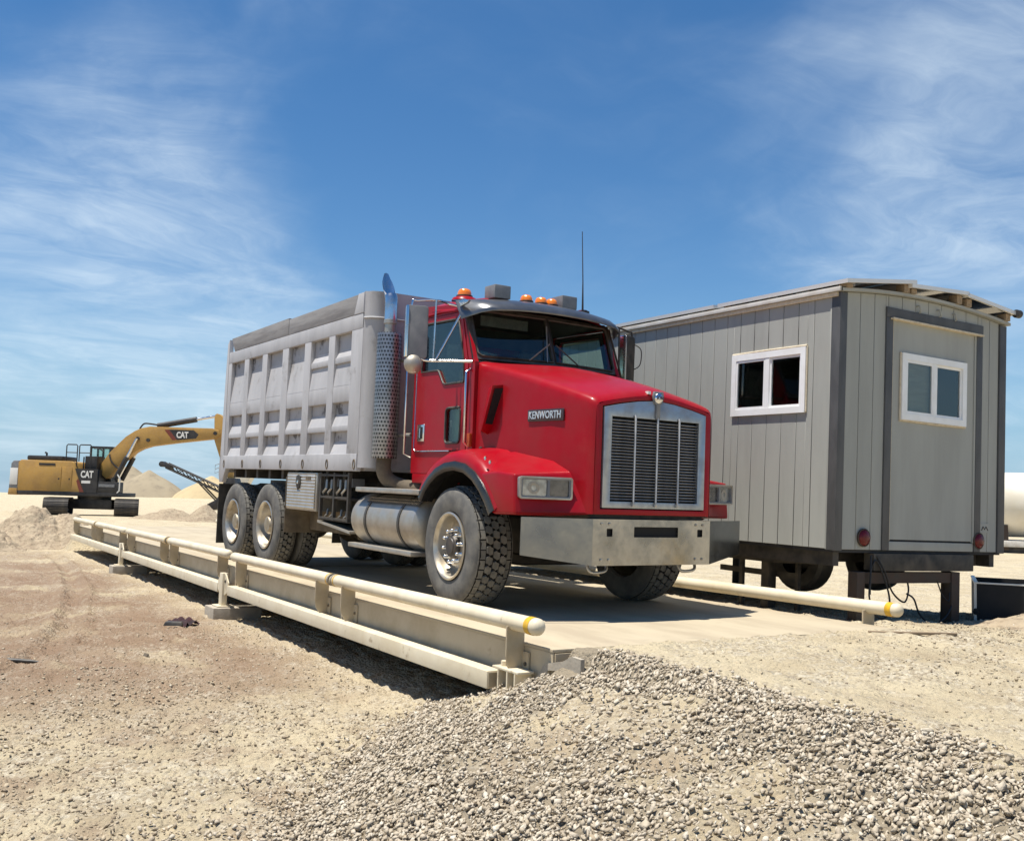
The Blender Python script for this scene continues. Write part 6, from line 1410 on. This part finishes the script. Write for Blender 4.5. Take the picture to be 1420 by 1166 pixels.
def stone_mat(name, cols, dusty):
    m = bpy.data.materials.new(name); m.use_nodes = True; t = m.node_tree; p = bsdf(m); K = t.links.new
    p.inputs['Roughness'].default_value = 0.9; p.inputs['Specular IOR Level'].default_value = 0.2
    a = t.nodes.new('ShaderNodeAttribute'); a.attribute_name = 'tint'; r = t.nodes.new('ShaderNodeValToRGB'); K(a.outputs['Fac'], r.inputs[0])
    el = r.color_ramp.elements
    while len(el) < len(cols): el.new(0.5)
    for i, c in enumerate(cols): el[i].position = i / (len(cols) - 1); el[i].color = (*c, 1)
    tc = t.nodes.new('ShaderNodeTexCoord'); ns = t.nodes.new('ShaderNodeTexNoise'); ns.inputs['Scale'].default_value = 26; ns.inputs['Detail'].default_value = 6; K(tc.outputs['Object'], ns.inputs['Vector'])
    mr = t.nodes.new('ShaderNodeMapRange'); K(ns.outputs['Fac'], mr.inputs[0]); mr.inputs['From Min'].default_value = 0.4; mr.inputs['From Max'].default_value = 0.7; mr.inputs['To Max'].default_value = dusty
    mx = t.nodes.new('ShaderNodeMix'); mx.data_type = 'RGBA'; K(mr.outputs[0], mx.inputs['Factor']); K(r.outputs[0], mx.inputs['A']); mx.inputs['B'].default_value = (0.47, 0.39, 0.27, 1); K(mx.outputs['Result'], p.inputs['Base Color'])
    n2_ = t.nodes.new('ShaderNodeTexNoise'); n2_.inputs['Scale'].default_value = 120; K(tc.outputs['Object'], n2_.inputs['Vector']); bp = t.nodes.new('ShaderNodeBump'); bp.inputs['Strength'].default_value = 0.35; bp.inputs['Distance'].default_value = 0.01; K(n2_.outputs['Fac'], bp.inputs['Height']); K(bp.outputs[0], p.inputs['Normal'])
    return m
m_stone = stone_mat('crushed_stone', [(0.24, 0.195, 0.14), (0.50, 0.43, 0.325), (0.38, 0.315, 0.23), (0.57, 0.50, 0.395), (0.30, 0.24, 0.165), (0.63, 0.57, 0.46), (0.44, 0.375, 0.285)], 0.4)
m_clod = stone_mat('ground_stone', [(0.27, 0.215, 0.145), (0.46, 0.38, 0.265), (0.37, 0.30, 0.205), (0.22, 0.17, 0.12), (0.55, 0.48, 0.36)], 0.45)
# dense bank of gravel down the edge of the approach
N0 = 260000
xs = rng.uniform(-7.35, -1.2, N0); ys_ = rng.uniform(0.6, 5.4, N0)
dens = gravel_cover(xs, ys_)
dist = np.hypot(xs, ys_)
keep = (rng.random(N0) < dens * np.clip(0.62 - 0.05 * (dist - 4), 0.3, 0.62)) & ~((xs < -5.2) & (ys_ > 3.58)) & (dist > 2.3)
xs, ys_ = xs[keep], ys_[keep]
rad = (0.0068 + 0.0150 * rng.random(len(xs)) ** 1.9) * np.where(rng.random(len(xs)) < 0.03, 1.5, 1.0)
stones('gravel_bank', xs, ys_, rad, m_stone, 'bank of grey-tan crushed stone below the near end of the scale', 'gravel', 0.25, rng.uniform(-0.006, 0.016, len(xs)))
# loose stones and clods on the low ground
N1 = 75000
xs = rng.uniform(-13, -2.2, N1); ys_ = rng.uniform(-4.2, 3.45, N1); dd = np.hypot(xs, ys_)
pn = fbm(xs, ys_, 0.7, 3); keep = (rng.random(N1) < (0.25 + 0.9 * ss((pn + 0.1) / 0.35)) * np.clip(1.5 - dd / 9.5, 0.06, 1)) & (bank_t(xs, ys_) < 0.15)
xs, ys_ = xs[keep], ys_[keep]
stones('loose_stones', xs, ys_, 0.005 + 0.017 * rng.random(len(xs)) ** 2.4, m_clod, 'small stones and clods strewn over the low dirt on the left', 'stones', 0.36)
# stones on the approach and by the bin
N2 = 30000
xs = rng.uniform(-8.0, -1.5, N2); ys_ = rng.uniform(3.7, 12.0, N2); pn = fbm(xs + 7, ys_ + 2, 0.8, 3)
hp = np.exp(-(((xs + 5.4) / 0.9) ** 2 + ((ys_ - 9.7) / 0.9) ** 2)); near_leg = np.exp(-(((xs + 5.4) / 0.5) ** 2 + ((ys_ - 8.2) / 1.2) ** 2))
keep = (rng.random(N2) < 0.10 + 0.4 * ss((pn - 0.02) / 0.25) + 0.9 * hp + 0.7 * near_leg) & ~((xs < -5.05) & (ys_ < 7.4))
xs, ys_ = xs[keep], ys_[keep]; hp = hp[keep]
stones('approach_stones', xs, ys_, 0.007 + 0.016 * rng.random(len(xs)) ** 2 * (0.6 + 0.8 * hp), m_clod, 'loose pale stones over the approach right of the scale', 'stones', 0.33)
hx, hy = -5.62, 9.95
heap('gravel_heap', 'small gravel heap in front of the black bin', hx, hy, 1.25, 0.55, 0.20, m_soil, rot=R(36), rough=0.2, res=60, lump=5, seed=12.0, cat='gravel heap')
N3 = 900
a = rng.uniform(0, 6.28, N3); r_ = np.sqrt(rng.random(N3)); u_ = 1.25 * r_ * np.cos(a); v_ = 0.55 * r_ * np.sin(a); xs = hx + u_ * math.cos(R(36)) - v_ * math.sin(R(36)); ys_ = hy + u_ * math.sin(R(36)) + v_ * math.cos(R(36))
stones('heap_stones', xs, ys_, 0.012 + 0.018 * rng.random(N3) ** 2, m_stone, 'grey-tan stones covering the little heap by the black bin', 'gravel', 0.3, 0.20 * ss(1 - r_))
